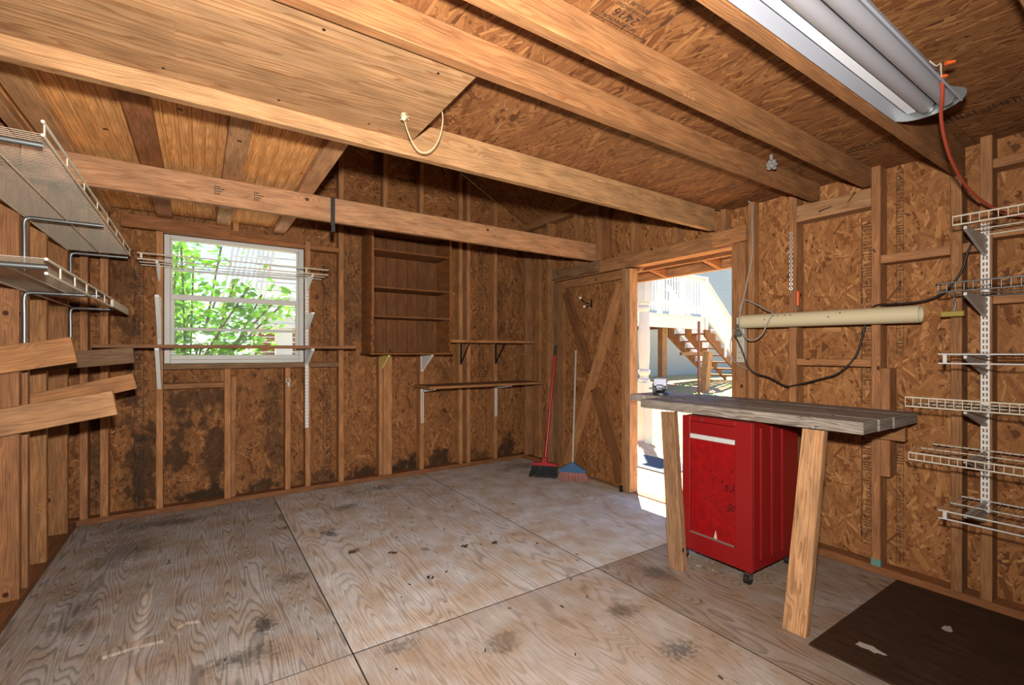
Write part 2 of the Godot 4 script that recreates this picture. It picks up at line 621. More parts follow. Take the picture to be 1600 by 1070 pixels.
func make_materials():
	var osb := make_osb(5, 0.75, Color(0.70, 0.545, 0.385), Color(0.50, 0.345, 0.215))
	M.osb = textured(osb, 0.78, 0.10, true)
	M.osb_stain_shade = textured(osb, 0.78, 0.10, true)
	M.osb_stain_shade.detail_enabled = true
	M.osb_stain_shade.detail_albedo = make_wall_stain_shade()
	M.osb_stain_shade.detail_uv_layer = BaseMaterial3D.DETAIL_UV_2
	M.osb_stain_shade.detail_blend_mode = BaseMaterial3D.BLEND_MODE_MIX
	var osb2 := make_osb(8, 0.4, Color(0.68, 0.525, 0.37), Color(0.49, 0.34, 0.215))
	M.osb_long = textured(osb2, 0.78, 0.10, true)
	var pine := make_pine(21, 24, Color(0.84, 0.68, 0.53), Color(0.62, 0.41, 0.255), 0.40, 1)
	M.lumber = textured(pine, 0.72, 0.04, true)
	var fir := make_pine(25, 24, Color(0.84, 0.685, 0.535), Color(0.59, 0.40, 0.25), 0.5, 0)
	M.ply = textured(fir, 0.68, 0.04, true)
	M.grey_wood = textured(make_pine(29, 22, Color(0.72, 0.69, 0.65), Color(0.40, 0.37, 0.34), 0.6, 1), 0.75, 0.06, true)
	M.floor = textured(make_floor(), 0.72, 0.12)
	M.red = textured([make_red_paint()], 0.38, 0.0)
	M.red_plain = plain(Color(0.47, 0.04, 0.05), 0.4)
	M.ground = textured([make_ground()], 0.95, 0.0)
	var pr := StandardMaterial3D.new()
	pr.albedo_texture = make_print()
	pr.transparency = BaseMaterial3D.TRANSPARENCY_ALPHA_SCISSOR
	pr.alpha_scissor_threshold = 0.5
	pr.roughness = 0.8
	M.print = pr
	M.ink = plain(Color(0.06, 0.04, 0.03), 0.8)
	M.cream = plain(Color(0.72, 0.69, 0.63), 0.45)
	M.white = plain(Color(0.80, 0.805, 0.80), 0.5)
	M.white_worn = plain(Color(0.686, 0.690, 0.682), 0.55)
	M.galv = plain(Color(0.486, 0.506, 0.518), 0.38, 0.85)
	M.dark_metal = plain(Color(0.133, 0.137, 0.149), 0.42, 0.6)
	M.black = plain(Color(0.082, 0.082, 0.082), 0.55)
	M.pvc = plain(Color(0.718, 0.675, 0.557), 0.42)
	M.lamp_grey = plain(Color(0.54, 0.555, 0.595), 0.4)
	M.lamp_tube = plain(Color(0.52, 0.52, 0.545), 0.35)
	M.cable_grey = plain(Color(0.525, 0.510, 0.486), 0.55)
	M.cord_red = plain(Color(0.624, 0.255, 0.176), 0.55)
	M.orange = plain(Color(0.718, 0.306, 0.125), 0.5)
	M.yellow = plain(Color(0.529, 0.455, 0.133), 0.5)
	M.beige = plain(Color(0.655, 0.627, 0.569), 0.5)
	M.rope = plain(Color(0.718, 0.655, 0.529), 0.9)
	M.blue = plain(Color(0.141, 0.294, 0.463), 0.5)
	M.pink = plain(Color(0.584, 0.400, 0.373), 0.85)
	M.broom_red = plain(Color(0.580, 0.094, 0.125), 0.4)
	M.bristle = plain(Color(0.102, 0.110, 0.125), 0.7)
	M.steel = plain(Color(0.341, 0.345, 0.361), 0.45, 0.8)
	M.post_paint = plain(Color(0.66, 0.68, 0.69), 0.6)
	M.siding = plain(Color(0.56, 0.63, 0.68), 0.7)
	M.deck_white = plain(Color(0.80, 0.81, 0.82), 0.6)
	M.concrete = plain(Color(0.725, 0.706, 0.667), 0.9)
	M.brick = plain(Color(0.690, 0.478, 0.345), 0.85)
	M.mat_dark = plain(Color(0.231, 0.275, 0.329), 0.9)
	M.debris = plain(Color(0.52, 0.49, 0.44), 0.9)
	M.bark = plain(Color(0.416, 0.345, 0.275), 0.9)
	var leaf := plain(Color(0.52, 0.72, 0.26), 0.5)
	leaf.backlight_enabled = true
	leaf.backlight = Color(0.45, 0.6, 0.15)
	leaf.vertex_color_use_as_albedo = true
	M.leaf = leaf
	var glass := plain(Color(0.93, 0.97, 0.96, 0.10), 0.02)
	glass.transparency = BaseMaterial3D.TRANSPARENCY_ALPHA
	M.glass = glass
	M.pane_dark = plain(Color(0.337, 0.392, 0.435), 0.08)

# tints of timber (linear, times the pine texture)
const T_PINE := Color(0.466, 0.409, 0.342)
const T_ORANGE := Color(0.409, 0.314, 0.223)
const T_STUD := Color(0.380, 0.294, 0.214)
const T_BROWN := Color(0.294, 0.199, 0.133)
const T_GREY := Color(0.314, 0.294, 0.271)
const T_PALE := Color(0.475, 0.428, 0.361)

# ------------------------------------------------------------------ the scene
func _ready():
	rng.seed = 4242
	camera_and_light()
	make_materials()
	build_floor()
	build_wall_back()
	build_wall_right()
	build_wall_left_front()
	build_ceiling_and_roof()
	build_loft()
	build_window()
	build_door()
	build_bench()
	build_cabinets()
	build_left_shelves()
	build_back_shelves()
	build_right_shelves()
	build_right_wall_things()
	build_lamp()
	build_small_things()
	build_outside_door()
	build_outside_window()

func camera_and_light():
	var cam := Camera3D.new()
	cam.name = "camera"
	add_child(cam)
	cam.position = V(0, CAM_H, 0)
	cam.rotation_degrees = V(0, -33.75, 0)
	cam.projection = Camera3D.PROJECTION_FRUSTUM
	cam.near = 0.05
	cam.far = 200.0
	cam.size = 2.0 * 0.05 * 535.0 / 730.0
	cam.frustum_offset = Vector2(0, 0.05 * 15.0 / 730.0)
	cam.current = true

	var sky := ProceduralSkyMaterial.new()
	sky.sky_top_color = Color(0.42, 0.60, 0.86)
	sky.sky_horizon_color = Color(0.86, 0.91, 0.95)
	sky.ground_bottom_color = Color(0.42, 0.38, 0.33)
	sky.ground_horizon_color = Color(0.72, 0.72, 0.70)
	sky.sky_energy_multiplier = 1.0
	sky.sun_angle_max = 8.0
	var s := Sky.new()
	s.sky_material = sky
	var e := Environment.new()
	e.background_mode = Environment.BG_SKY
	e.sky = s
	e.background_energy_multiplier = 2.3
	e.ambient_light_source = Environment.AMBIENT_SOURCE_SKY
	e.tonemap_mode = Environment.TONE_MAPPER_LINEAR
	e.tonemap_exposure = 1.06
	e.sdfgi_enabled = true
	e.ssao_enabled = true
	e.ssil_enabled = true
	var we := WorldEnvironment.new()
	we.name = "environment"
	we.environment = e
	add_child(we)

	var sun := DirectionalLight3D.new()
	sun.name = "sun"
	sun.light_color = Color(1.0, 0.95, 0.86)
	sun.light_energy = 12.0
	sun.light_angular_distance = 0.6
	sun.shadow_enabled = true
	add_child(sun)
	sun.look_at_from_position(V(0.33, 0.88, -0.34), Vector3.ZERO)

	# the photographer's flash: the shadows of the joists and beams meet a hand's breadth above the lens
	var fl := SpotLight3D.new()
	fl.name = "camera_flash"
	fl.light_color = Color(1.0, 0.965, 0.92)
	fl.light_energy = 13.0
	fl.light_size = 0.035
	fl.spot_range = 30.0
	fl.spot_attenuation = 2.0
	fl.spot_angle = 80.0
	fl.spot_angle_attenuation = 1.0
	fl.shadow_enabled = true
	add_child(fl)
	fl.position = V(0.02, 1.30, 0.0)
	fl.rotation_degrees = V(3, -27, 0)

# ---- the room
func build_floor():
	var f := thing("floor", "worn grey plywood floor of large sheets with open joints", "floor", Vector3.ZERO, "", "structure")
	var xs := [XLO, 0.466, 1.69, XRO]
	for r in [[-4.07, -1.745], [-1.745, ZF]]:
		for i in 3:
			var g := G()
			var lo := V(xs[i] + 0.003, -0.018, r[0] + 0.003)
			var hi := V(xs[i + 1] - 0.003, 0.0 - (0.001 if i == 1 else 0.0), r[1] - 0.003)
			g.box(lo, hi, 2, 0.0)
			for k in g.v.size():
				g.uv[k] = Vector2((g.v[k].x + 0.75) / 3.70, (g.v[k].z + 4.10) / 5.12)
			part("plywood_sheet", g, M.floor, f)
	var g := G(T_BROWN * 0.3)
	g.box(V(XLO - 0.1, -0.16, ZBO - 0.1), V(XRO + 0.1, -0.022, ZF + 0.1), 0)
	part("subframe", g, M.lumber, f)
	for j in [[0.466, -4.05, 0.466, ZF], [1.69, -4.05, 1.69, ZF], [XLO, -1.745, XRO, -1.745]]:
		var jg := G()
		jg.box(V(j[0] - 0.0028, -0.012, j[1] - 0.0032), V(j[2] + 0.0028, -0.0012, j[3] + 0.0032), 2, 0.0)
		part("joint_dirt", jg, plain(Color(0.12, 0.10, 0.085), 0.95), f)
	# a dark stained sheet lies on the floor in the corner by the shelves
	var d := G(Color(0.055, 0.045, 0.04))
	d.box(V(1.905, 0.0005, -0.842), V(2.795, 0.0075, 0.55), 2, 0.001)
	single("floor_mat", d, M.ply, "dark stained thin board lying on the floor below the wire shelves", "board", V(2.35, 0, -0.2))
	# splash of pale paint on it, and the torn face veneer of the left sheet
	var p := G(Color(0.5, 0.48, 0.45))
	var poly := []
	for i in 14:
		var a := TAU * i / 14
		poly.append(Vector2(cos(a) * 0.020, sin(a) * 0.045) * rng.randf_range(0.6, 1.2))
	p.prism(poly, 0.0006, Transform3D(Basis(Vector3.RIGHT, PI / 2), V(2.06, 0.0085, -0.70)))
	single("paint_drip", p, plain(Color(0.62, 0.59, 0.56), 0.7), "long pale splash of dried paint on the dark board", "paint", V(2.06, 0.0075, -0.7))
	var q := []
	for i in 12:
		var a := TAU * i / 12
		q.append(Vector2(cos(a) * 0.03, sin(a) * 0.016) * rng.randf_range(0.7, 1.15))
	var p2 := G(Color(0.5, 0.48, 0.45))
	p2.prism(q, 0.0006, Transform3D(Basis(Vector3.RIGHT, PI / 2), V(2.46, 0.0085, -0.58)))
	single("paint_drip", p2, plain(Color(0.62, 0.59, 0.56), 0.7), "small round pale paint spot on the dark board, nearer the wall", "paint", V(2.46, 0.0075, -0.58))
	var peel := [[-0.294, -2.235], [-0.20, -2.262], [-0.127, -2.262], [-0.112, -2.351], [-0.095, -2.395], [-0.084, -2.447], [-0.03, -2.47], [0.002, -2.45], [0.012, -2.36], [0.0, -2.285], [-0.045, -2.30], [-0.078, -2.279], [-0.10, -2.235], [-0.115, -2.205], [-0.2, -2.215], [-0.29, -2.205]]
	var g2 := G(Color(0.80, 0.74, 0.68))
	var pl := []
	for a in peel:
		pl.append(Vector2(a[0], a[1]))
	g2.prism(pl, 0.0115, Transform3D(Basis(Vector3.RIGHT, PI / 2), V(0, 0.0130, 0)))
	var o := part("torn_veneer", g2, M.floor, f)
	o.position.y = 0.0
	for k in g2.v.size():
		g2.uv[k] = Vector2((g2.v[k].x + 0.82) / 3.70, (g2.v[k].z + 4.30) / 5.12)
	o.mesh = g2.mesh(Vector3.ZERO)

func panel(g: Geo, lo: Vector3, hi: Vector3, la := 1):
	g.us = 1.22
	g.vs = 1.22
	g.box(lo, hi, la, 0.0015)

func build_wall_back():
	var w := thing("wall_back", "back stud wall of stained wafer board with painted shade around the window", "wall", Vector3.ZERO, "", "structure")
	var t := Color(0.62, 0.49, 0.36)  # darker than the right wall tint: distance shade put into the board colour
	for r in [[XLO, -0.230, 0.0, 2.28], [-0.228, 0.966, 0.0, 1.02], [-0.228, 0.966, 1.92, 2.28], [0.69, 0.966, 1.02, 1.92], [-0.228, -0.206, 1.02, 1.92], [0.968, 2.159, 0.0, 2.28], [2.161, XRO, 0.0, 2.28]]:
		var g := G(t * rng.randf_range(0.92, 1.05))
		panel(g, V(r[0], r[2], ZBO - 0.011), V(r[1], r[3], ZBO))
		for p in g.v:
			g.uv2.append(Vector2((p.x + 0.75) / 3.66, 1.0 - p.y / 2.2875))
		part("sheathing_panel", g, M.osb_stain_shade, w)
	# gable above, up to the ridge
	var gg := G(t)
	gg.us = 1.22
	gg.vs = 1.22
	gg.prism([Vector2(XLO, 2.282), Vector2(XRO, 2.282), Vector2(XRO, 2.44), Vector2(1.08, 3.40), Vector2(XLO, 2.44)], 0.011, Transform3D(Basis.IDENTITY, V(0, 0, ZBO - 0.011)))
	part("gable_panel", gg, M.osb, w)
	lumber("bottom_plate", V(XLO, 0.0, ZBO), V(XRO, 0.038, ZB), 0, T_BROWN, w)
	for s in [[-0.634, -0.595, 2.36], [-0.536, -0.495, 2.4], [-0.248, -0.209, 2.6], [0.949, 0.989, 3.2], [1.286, 1.321, 1.08], [1.321, 1.36, 3.2], [1.36, 1.398, 1.08], [1.657, 1.697, 3.0], [2.053, 2.092, 2.8], [2.138, 2.176, 2.75], [2.444, 2.482, 2.6], [0.694, 0.732, 1.98], [0.20, 0.238, 3.0]]:
		var y0 := 0.038
		if s[0] == 0.20:
			y0 = 1.99
		lumber("stud", V(s[0], y0, ZBO + 0.0005), V(s[1], s[2], ZB - (0.012 if s[0] == 1.286 else 0.0)), 1, T_STUD * 1.25, w)  # back studs, cripples too, tinted lighter to paint in light they catch
	lumber("cripple_stud", V(0.148, 0.038, ZBO + 0.0005), V(0.188, 0.982, ZB), 1, T_STUD * 1.25, w)
	lumber("cripple_stud", V(0.190, 0.60, ZBO + 0.0005), V(0.222, 0.925, ZB - 0.004), 1, T_ORANGE, w)
	lumber("cripple_stud", V(0.190, 0.038, ZBO + 0.0005), V(0.219, 0.598, ZB - 0.02), 1, T_STUD, w)
	lumber("cripple_stud", V(0.549, 0.038, ZBO + 0.0005), V(0.587, 0.982, ZB), 1, T_STUD * 1.25, w)
	lumber("window_sill_plate", V(-0.208, 0.983, ZBO + 0.0005), V(0.948, 1.021, ZB), 0, T_GREY * 0.8, w)
	lumber("blocking", V(-0.208, 0.846, ZBO + 0.0005), V(0.147, 0.885, ZB - 0.002), 0, T_ORANGE * 0.8, w)
	lumber("window_header", V(-0.43, 1.925, ZB + 0.001), V(0.185, 2.012, ZB + 0.038), 0, T_BROWN * 1.05, w)
	lumber("window_header", V(-0.208, 1.921, ZBO + 0.001), V(0.948, 1.958, ZB), 0, T_BROWN * 1.15, w)
	lumber("window_header", V(0.187, 1.96, ZBO + 0.001), V(0.62, 2.0, ZB - 0.01), 0, T_BROWN, w)
	for s in [[-0.345, 0.055, 0.62, 1.75], [-0.345, 0.055, 0.08, 0.57], [0.875, 0.06, 0.9, 1.85], [0.875, 0.06, 0.05, 0.85], [2.345, 0.062, 0.62, 2.2]]:
		var g := G()
		var x0: float = s[0] - s[1] / 2
		var x1: float = s[0] + s[1] / 2
		var v1: float = (s[3] - s[2]) / 0.95
		g.quad(V(x0, s[2], ZBO + 0.0004), V(x1, s[2], ZBO + 0.0004), V(x1, s[3], ZBO + 0.0004), V(x0, s[3], ZBO + 0.0004), V(0, 0, 1), Vector2(0, v1), Vector2(1, v1), Vector2(1, 0), Vector2(0, 0))
		part("printed_stripe", g, M.print, w)

func build_wall_right():
	var w := thing("wall_right", "right stud wall of wafer board in a lit golden tint beside the doorway", "wall", Vector3.ZERO, "", "structure")
	var t := Color(0.76, 0.62, 0.47)  # lighter than the other boarding: stronger light on this wall put in
	for r in [[-4.069, -3.46, 0.0, 2.42], [-3.458, -1.692, 1.79, 2.42], [-1.69, -0.931, 0.0, 2.42], [-0.929, 0.29, 0.0, 2.42], [0.292, ZF, 0.0, 2.42]]:
		var g := G(t * rng.randf_range(0.95, 1.03))
		panel(g, V(XRO, r[2], r[0]), V(XRO + 0.011, r[3], r[1]))
		part("sheathing_panel", g, M.osb, w)
	lumber("bottom_plate", V(XR, 0.0, -1.69), V(XRO, 0.038, ZF), 2, T_BROWN, w)
	lumber("bottom_plate", V(XR, 0.0, ZBO), V(XRO, 0.038, -3.47), 2, T_BROWN, w)
	# [z0, z1, y0, y1, tint, front x]
	var studs := [[-3.975, -3.937, 0.038, 2.35, T_STUD, XR], [-3.86, -3.772, 0.038, 2.35, T_STUD, XR + 0.05], [-3.592, -3.554, 0.038, 2.35, T_STUD, XR], [-3.524, -3.436, 0.038, 1.77, T_GREY * 0.8, XR + 0.03],
		[-1.688, -1.600, 0.038, 1.865, T_STUD, XR], [-1.598, -1.560, 0.038, YC, T_STUD, XR + 0.03], [-1.342, -1.302, 0.038, YC, T_ORANGE, XR], [-0.948, -0.910, 0.038, YC, T_ORANGE, XR], [-0.650, -0.612, 0.038, 1.888, T_STUD * 0.92, XR], [-0.555, -0.517, 0.038, YC, T_ORANGE, XR],
		[-0.13, -0.092, 0.038, YC, T_ORANGE, XR], [0.28, 0.318, 0.038, YC, T_ORANGE, XR], [0.70, 0.738, 0.038, YC, T_ORANGE, XR],
		[-2.915, -2.877, 1.875, 2.35, T_STUD, XR], [-2.87, -2.80, 1.875, 2.35, T_BROWN, XR + 0.04], [-2.524, -2.486, 1.875, 2.35, T_STUD, XR], [-2.14, -2.10, 1.875, 2.35, T_STUD, XR], [-1.78, -1.742, 1.875, YC, T_STUD, XR + 0.02], [-3.2, -3.162, 1.875, 2.35, T_STUD, XR]]
	for s in studs:
		lumber("stud", V(s[5], s[2], s[0]), V(XRO - 0.0005, s[3], s[1]), 1, s[4], w)
	var tg := G()
	tg.box(V(XR - 0.0008, 0.0385, -0.9487), V(XR + 0.02, 0.072, -0.9093), 1, 0.0)
	part("painted_foot", tg, plain(Color(0.33, 0.50, 0.46), 0.7), w)
	lumber("scab", V(XR - 0.002, 0.49, -0.909), V(XRO - 0.0005, 1.024, -0.871), 1, T_ORANGE, w)
	lumber("top_plate", V(XR, 2.352, -4.06), V(XRO, 2.42, -1.83), 2, T_STUD, w)
	lumber("blocking", V(XR, 1.836, -1.301), V(XRO - 0.001, 1.925, -0.949), 2, T_PALE * 0.92, w)
	lumber("blocking", V(XR, 1.541, -0.909), V(XRO - 0.001, 1.582, -0.651), 2, T_ORANGE, w)
	lumber("blocking", V(XR, 1.541, -0.611), V(XRO - 0.001, 1.582, -0.556), 2, T_ORANGE, w)
	lumber("blocking", V(XR, 1.029, -1.301), V(XRO - 0.001, 1.067, -0.949), 2, T_ORANGE, w)
	for y in [1.883, 1.588, 1.307]:
		lumber("blocking", V(XR, y, -0.516), V(XRO - 0.001, y + 0.04, -0.131), 2, T_ORANGE, w)
	lumber("corner_board", V(XRO + 0.0115, 0.0, -4.10), V(XRO + 0.03, 2.44, -4.0), 1, T_PALE, w)
	lumber("corner_board", V(XRO - 0.07, 0.0, -4.10), V(XRO + 0.011, 2.44, -4.0805), 1, T_PALE, w)
	# door header: a plate, and a short doubler under the first joist
	lumber("door_header", V(XR - 0.001, 1.770, -3.46), V(XRO + 0.02, 1.872, -1.689), 2, T_STUD, w)
	lumber("door_header", V(XR - 0.040, 1.785, -1.803), V(XR - 0.002, 1.874, -1.575), 2, T_ORANGE, w)
	lumber("blocking", V(XR - 0.039, 1.78, -3.45), V(XR - 0.002, 1.868, -2.86), 2, T_GREY * 0.85, w)
	# nails left in the timber
	for s in [[XRO, 1.43, -0.86, 0.09, 0.03], [XRO, 1.415, -0.70, 0.08, 0.0], [XR, 1.60, -0.93, 0.05, 0.01], [XR, 1.88, -1.12, 0.05, -0.04], [XR, 1.88, -1.05, 0.05, 0.05]]:
		var g := G()
		g.rod(V(s[0], s[1], s[2]), V(s[0] - s[3], s[1] + s[4] * 0.6, s[2] + s[4]), 0.0022, 5)
		g.rod(V(s[0] - s[3], s[1] + s[4] * 0.6, s[2] + s[4]), V(s[0] - s[3] - 0.0015, s[1] + s[4] * 0.6, s[2] + s[4]), 0.0045, 6)
		part("nail", g, plain(Color(0.294, 0.231, 0.188), 0.6, 0.5), w)
	for s in [[-0.99, 0.062, 0.10, 0.80], [-0.99, 0.062, 0.83, 1.81], [-0.858, 0.03, 0.06, 0.86], [-0.858, 0.03, 1.09, 2.0]]:
		var g := G()
		var v1: float = (s[3] - s[2]) / 0.95
		g.quad(V(XRO - 0.0004, s[2], s[0] - s[1] / 2), V(XRO - 0.0004, s[2], s[0] + s[1] / 2), V(XRO - 0.0004, s[3], s[0] + s[1] / 2), V(XRO - 0.0004, s[3], s[0] - s[1] / 2), V(-1, 0, 0), Vector2(0, v1), Vector2(1, v1), Vector2(1, 0), Vector2(0, 0))
		part("printed_stripe", g, M.print, w)

func build_wall_left_front():
	var w := thing("wall_left", "left stud wall behind the white wire shelves", "wall", Vector3.ZERO, "", "structure")
	for r in [[-4.069, -2.85], [-2.848, -1.63], [-1.628, -0.41], [-0.408, ZF]]:
		var g := G(Color(0.62, 0.49, 0.36))
		panel(g, V(XLO - 0.011, 0.0, r[0]), V(XLO, 2.42, r[1]))
		part("sheathing_panel", g, M.osb, w)
	lumber("bottom_plate", V(XLO, 0.0, -3.97), V(XL, 0.038, ZF), 2, T_BROWN, w)
	for z in [-3.753, -3.30, -2.989, -2.870, -2.46, -2.05, -1.65, -1.24, -0.83, -0.43, 0.0, 0.4, 0.8]:
		lumber("stud", V(XLO + 0.0005, 0.038, z - 0.02), V(XL, 2.35, z + 0.02), 1, T_STUD * 1.02, w)
	lumber("top_plate", V(XLO, 2.352, -4.06), V(XL, 2.42, ZF), 2, T_STUD, w)
	var f := thing("wall_front", "stud wall behind the camera", "wall", Vector3.ZERO, "", "structure")
	var g := G(Color(0.62, 0.49, 0.36))
	panel(g, V(XLO, 0.0, ZF), V(XRO, 2.42, ZF + 0.011))
	part("sheathing_panel", g, M.osb, f)
	var gg := G(Color(0.62, 0.49, 0.36))
	gg.us = 1.22
	gg.vs = 1.22
	gg.prism([Vector2(XLO, 2.42), Vector2(XRO, 2.42), Vector2(XRO, 2.44), Vector2(1.08, 3.40), Vector2(XLO, 2.44)], 0.011, Transform3D(Basis.IDENTITY, V(0, 0, ZF)))
	part("gable_panel", gg, M.osb, f)
	for x in [-0.3, 0.1, 0.5, 0.9, 1.3, 1.7, 2.1, 2.5]:
		lumber("stud", V(x, 0.0, ZF - 0.089), V(x + 0.038, YC, ZF - 0.0005), 1, T_STUD, f)

func build_ceiling_and_roof():
	var c := thing("ceiling", "wafer board loft deck over sawn joists above the room", "ceiling", Vector3.ZERO, "", "structure")
	for r in [[XLO, 0.60], [0.602, 1.82], [1.822, XRO]]:
		for z in [[-1.80, -0.58], [-0.578, ZF]]:
			var g := G(Color(0.62, 0.49, 0.36))
			panel(g, V(r[0], YC, z[0]), V(r[1], YC + 0.011, z[1]), 2)
			part("deck_panel", g, M.osb_long, c)
	lumber("joist", V(XLO, 1.890, -1.820), V(2.768, YC - 0.0005, -1.782), 0, T_PALE * 0.93, c)
	lumber("joist", V(XLO, 1.935, -1.233), V(2.838, YC - 0.0005, -1.195), 0, T_ORANGE * 0.86, c)
	lumber("joist", V(XLO, 1.935, -0.985), V(2.80, YC - 0.0005, -0.947), 0, T_ORANGE * 0.84, c)
	lumber("joist", V(XLO, 1.890, -0.643), V(2.825, YC - 0.0005, -0.606), 0, T_ORANGE * 0.84, c)
	lumber("joist", V(XLO, 1.890, -0.24), V(2.80, YC - 0.0005, -0.20), 0, T_ORANGE * 1.1, c)
	lumber("joist", V(XLO, 1.890, 0.20), V(2.80, YC - 0.0005, 0.24), 0, T_ORANGE * 1.1, c)
	# plywood closing the bay between the first two joists at the left
	var g := G(Color(0.46, 0.42, 0.36), 1.5, 0.5)
	g.box(V(XLO, 1.947, -1.780), V(0.706, 1.959, -1.236), 0, 0.001)
	var pnl := part("plywood_panel", g, M.ply, c)
	for s in [[-0.09, -1.73], [0.22, -1.735], [0.52, -1.73], [0.27, -1.29], [0.60, -1.30], [-0.2, -1.30]]:
		var sg := G()
		sg.rod(V(s[0], 1.947, s[1]), V(s[0], 1.9458, s[1]), 0.0045, 8)
		part("screw_head", sg, M.dark_metal, pnl)
	# the mill's stamp on the deck
	var st := Node3D.new()
	st.name = "mill_stamp"
	c.add_child(st)
	var b := Basis(V(-1, 0, 0), V(0, 0, -1), V(0, -1, 0))
	for l in [["RATED SHEATHING", 0.012, -0.925], ["24/16", 0.026, -0.898], ["SIZED FOR SPACING", 0.010, -0.873], ["EXPOSURE 1", 0.012, -0.853]]:
		var tm := TextMesh.new()
		var f := SystemFont.new()
		f.font_names = PackedStringArray(["Droid Sans"])
		tm.font = f
		tm.text = l[0]
		tm.font_size = 32
		tm.pixel_size = l[1] / 24.0
		tm.depth = 0.0004
		tm.curve_step = 4.0
		tm.material = M.ink
		var o := MeshInstance3D.new()
		o.name = "print_line"
		o.mesh = tm
		o.transform = Transform3D(b, V(0.98, YC - 0.0006, l[2]))
		c.add_child(o, true)
	c.remove_child(st)
	st.free()
	var fg := G()
	for l in [[0.88, -0.938, 1.09, -0.938], [0.88, -0.938, 0.88, -0.84], [1.09, -0.938, 1.09, -0.77], [0.92, -0.77, 1.09, -0.77]]:
		fg.bar(V(l[0], YC - 0.0004, l[1]), V(l[2], YC - 0.0004, l[3]), 0.002, 0.0004, V(0, 0, 1) if l[1] == l[3] else V(1, 0, 0), 0.0)
	part("stamp_frame", fg, M.ink, c)
	for s in [[2.46, -1.78, -1.24], [2.46, -1.19, -0.99], [2.46, -0.94, -0.65], [2.46, -0.60, 0.2]]:
		var pg := G()
		var v1: float = (s[2] - s[1]) / 0.95
		pg.quad(V(s[0], YC - 0.0004, s[1]), V(s[0] + 0.062, YC - 0.0004, s[1]), V(s[0] + 0.062, YC - 0.0004, s[2]), V(s[0], YC - 0.0004, s[2]), V(0, -1, 0), Vector2(0, 0), Vector2(1, 0), Vector2(1, v1), Vector2(0, v1))
		part("printed_stripe", pg, M.print, c)
	# the roof closes everything above
	var r := thing("roof", "pitched wafer board roof deck above the loft", "roof", Vector3.ZERO, "", "structure")
	for s in [-1.0, 1.0]:
		var ex: float = 1.08 + s * 2.02
		var g2 := G(Color(0.62, 0.49, 0.36))
		g2.us = 1.22
		g2.vs = 1.22
		var p0 := V(1.08, 3.405, 0)
		var p1 := V(ex, 2.336, 0)
		var d := (p1 - p0).normalized()
		var nn: Vector3 = V(d.y, -d.x, 0) * s
		if nn.y < 0: nn = -nn
		var bs := Basis(d, nn, d.cross(nn))
		g2.box(V(0, 0, -(ZF + 0.25)), V((p1 - p0).length(), 0.02, 4.35), 0, 0.001, Transform3D(bs, p0)) if d.cross(nn).z < 0 else g2.box(V(0, 0, -4.35), V((p1 - p0).length(), 0.02, ZF + 0.25), 0, 0.001, Transform3D(bs, p0))
		part("roof_slope", g2, M.osb, r)

func build_loft():
	var l := thing("storage_loft", "loft of beaded boards on flat joists over the window", "loft", V(0, 2.0, -2.9))
	for x in [[-0.645, -0.60], [-0.562, -0.474], [-0.239, -0.151], [0.097, 0.182], [0.462, 0.544]]:
		lumber("loft_joist", V(x[0], 2.012, ZB + 0.002), V(x[1], 2.050, -1.822), 2, T_PALE * 1.3 if x[0] != -0.239 else T_BROWN * 1.2, l)
	var x := -0.645
	while x < 0.54:
		var g := G(Color(0.98, 0.80, 0.50) * rng.randf_range(0.95, 1.03))
		var x1 := minf(x + 0.0475, 0.545)
		g.box(V(x, 2.0505, ZB + 0.002), V(x1 - 0.0006, 2.060, -1.822), 2, 0.0035)
		var b := part("beaded_board", g, M.lumber, l)
		if x1 < 0.54:
			var bg := G(Color(0.98, 0.80, 0.50))
			bg.rod(V(x1 - 0.008, 2.0505, ZB + 0.002), V(x1 - 0.008, 2.0505, -1.822), 0.004, 6, -1.0, false)
			part("bead", bg, M.lumber, b)
		x += 0.0475
	lumber("beam", V(XL + 0.001, 1.870, -2.908), V(2.762, 2.010, -2.870), 0, T_PALE * 1.06, l)
	for xs in [0.09, 0.27]:
		var sg := G()
		for k in 4:
			sg.box(V(xs - 0.02, 1.925 + k * 0.012, -2.8699), V(xs - 0.02 + 0.018 + 0.010 * (k % 3), 1.929 + k * 0.012, -2.8694), 0, 0.0)
		sg.box(V(xs - 0.026, 1.92, -2.8699), V(xs - 0.023, 1.97, -2.8694), 1, 0.0)
		var ob := part("grade_stamp", sg, M.ink, l, "stuff")
	# black strap hooked over the beam
	var g := G()
	g.box(V(0.638, 1.835, -2.8695), V(0.662, 2.012, -2.8655), 1, 0.001)
	g.box(V(0.638, 1.805, -2.868), V(0.660, 1.842, -2.846), 1, 0.002)
	g.box(V(0.640, 2.0105, -2.908), V(0.660, 2.0135, -2.8655), 2, 0.001)
	single("metal_strap", g, M.black, "black metal strap hooked over the pale loft beam", "strap", V(0.65, 1.81, -2.868))

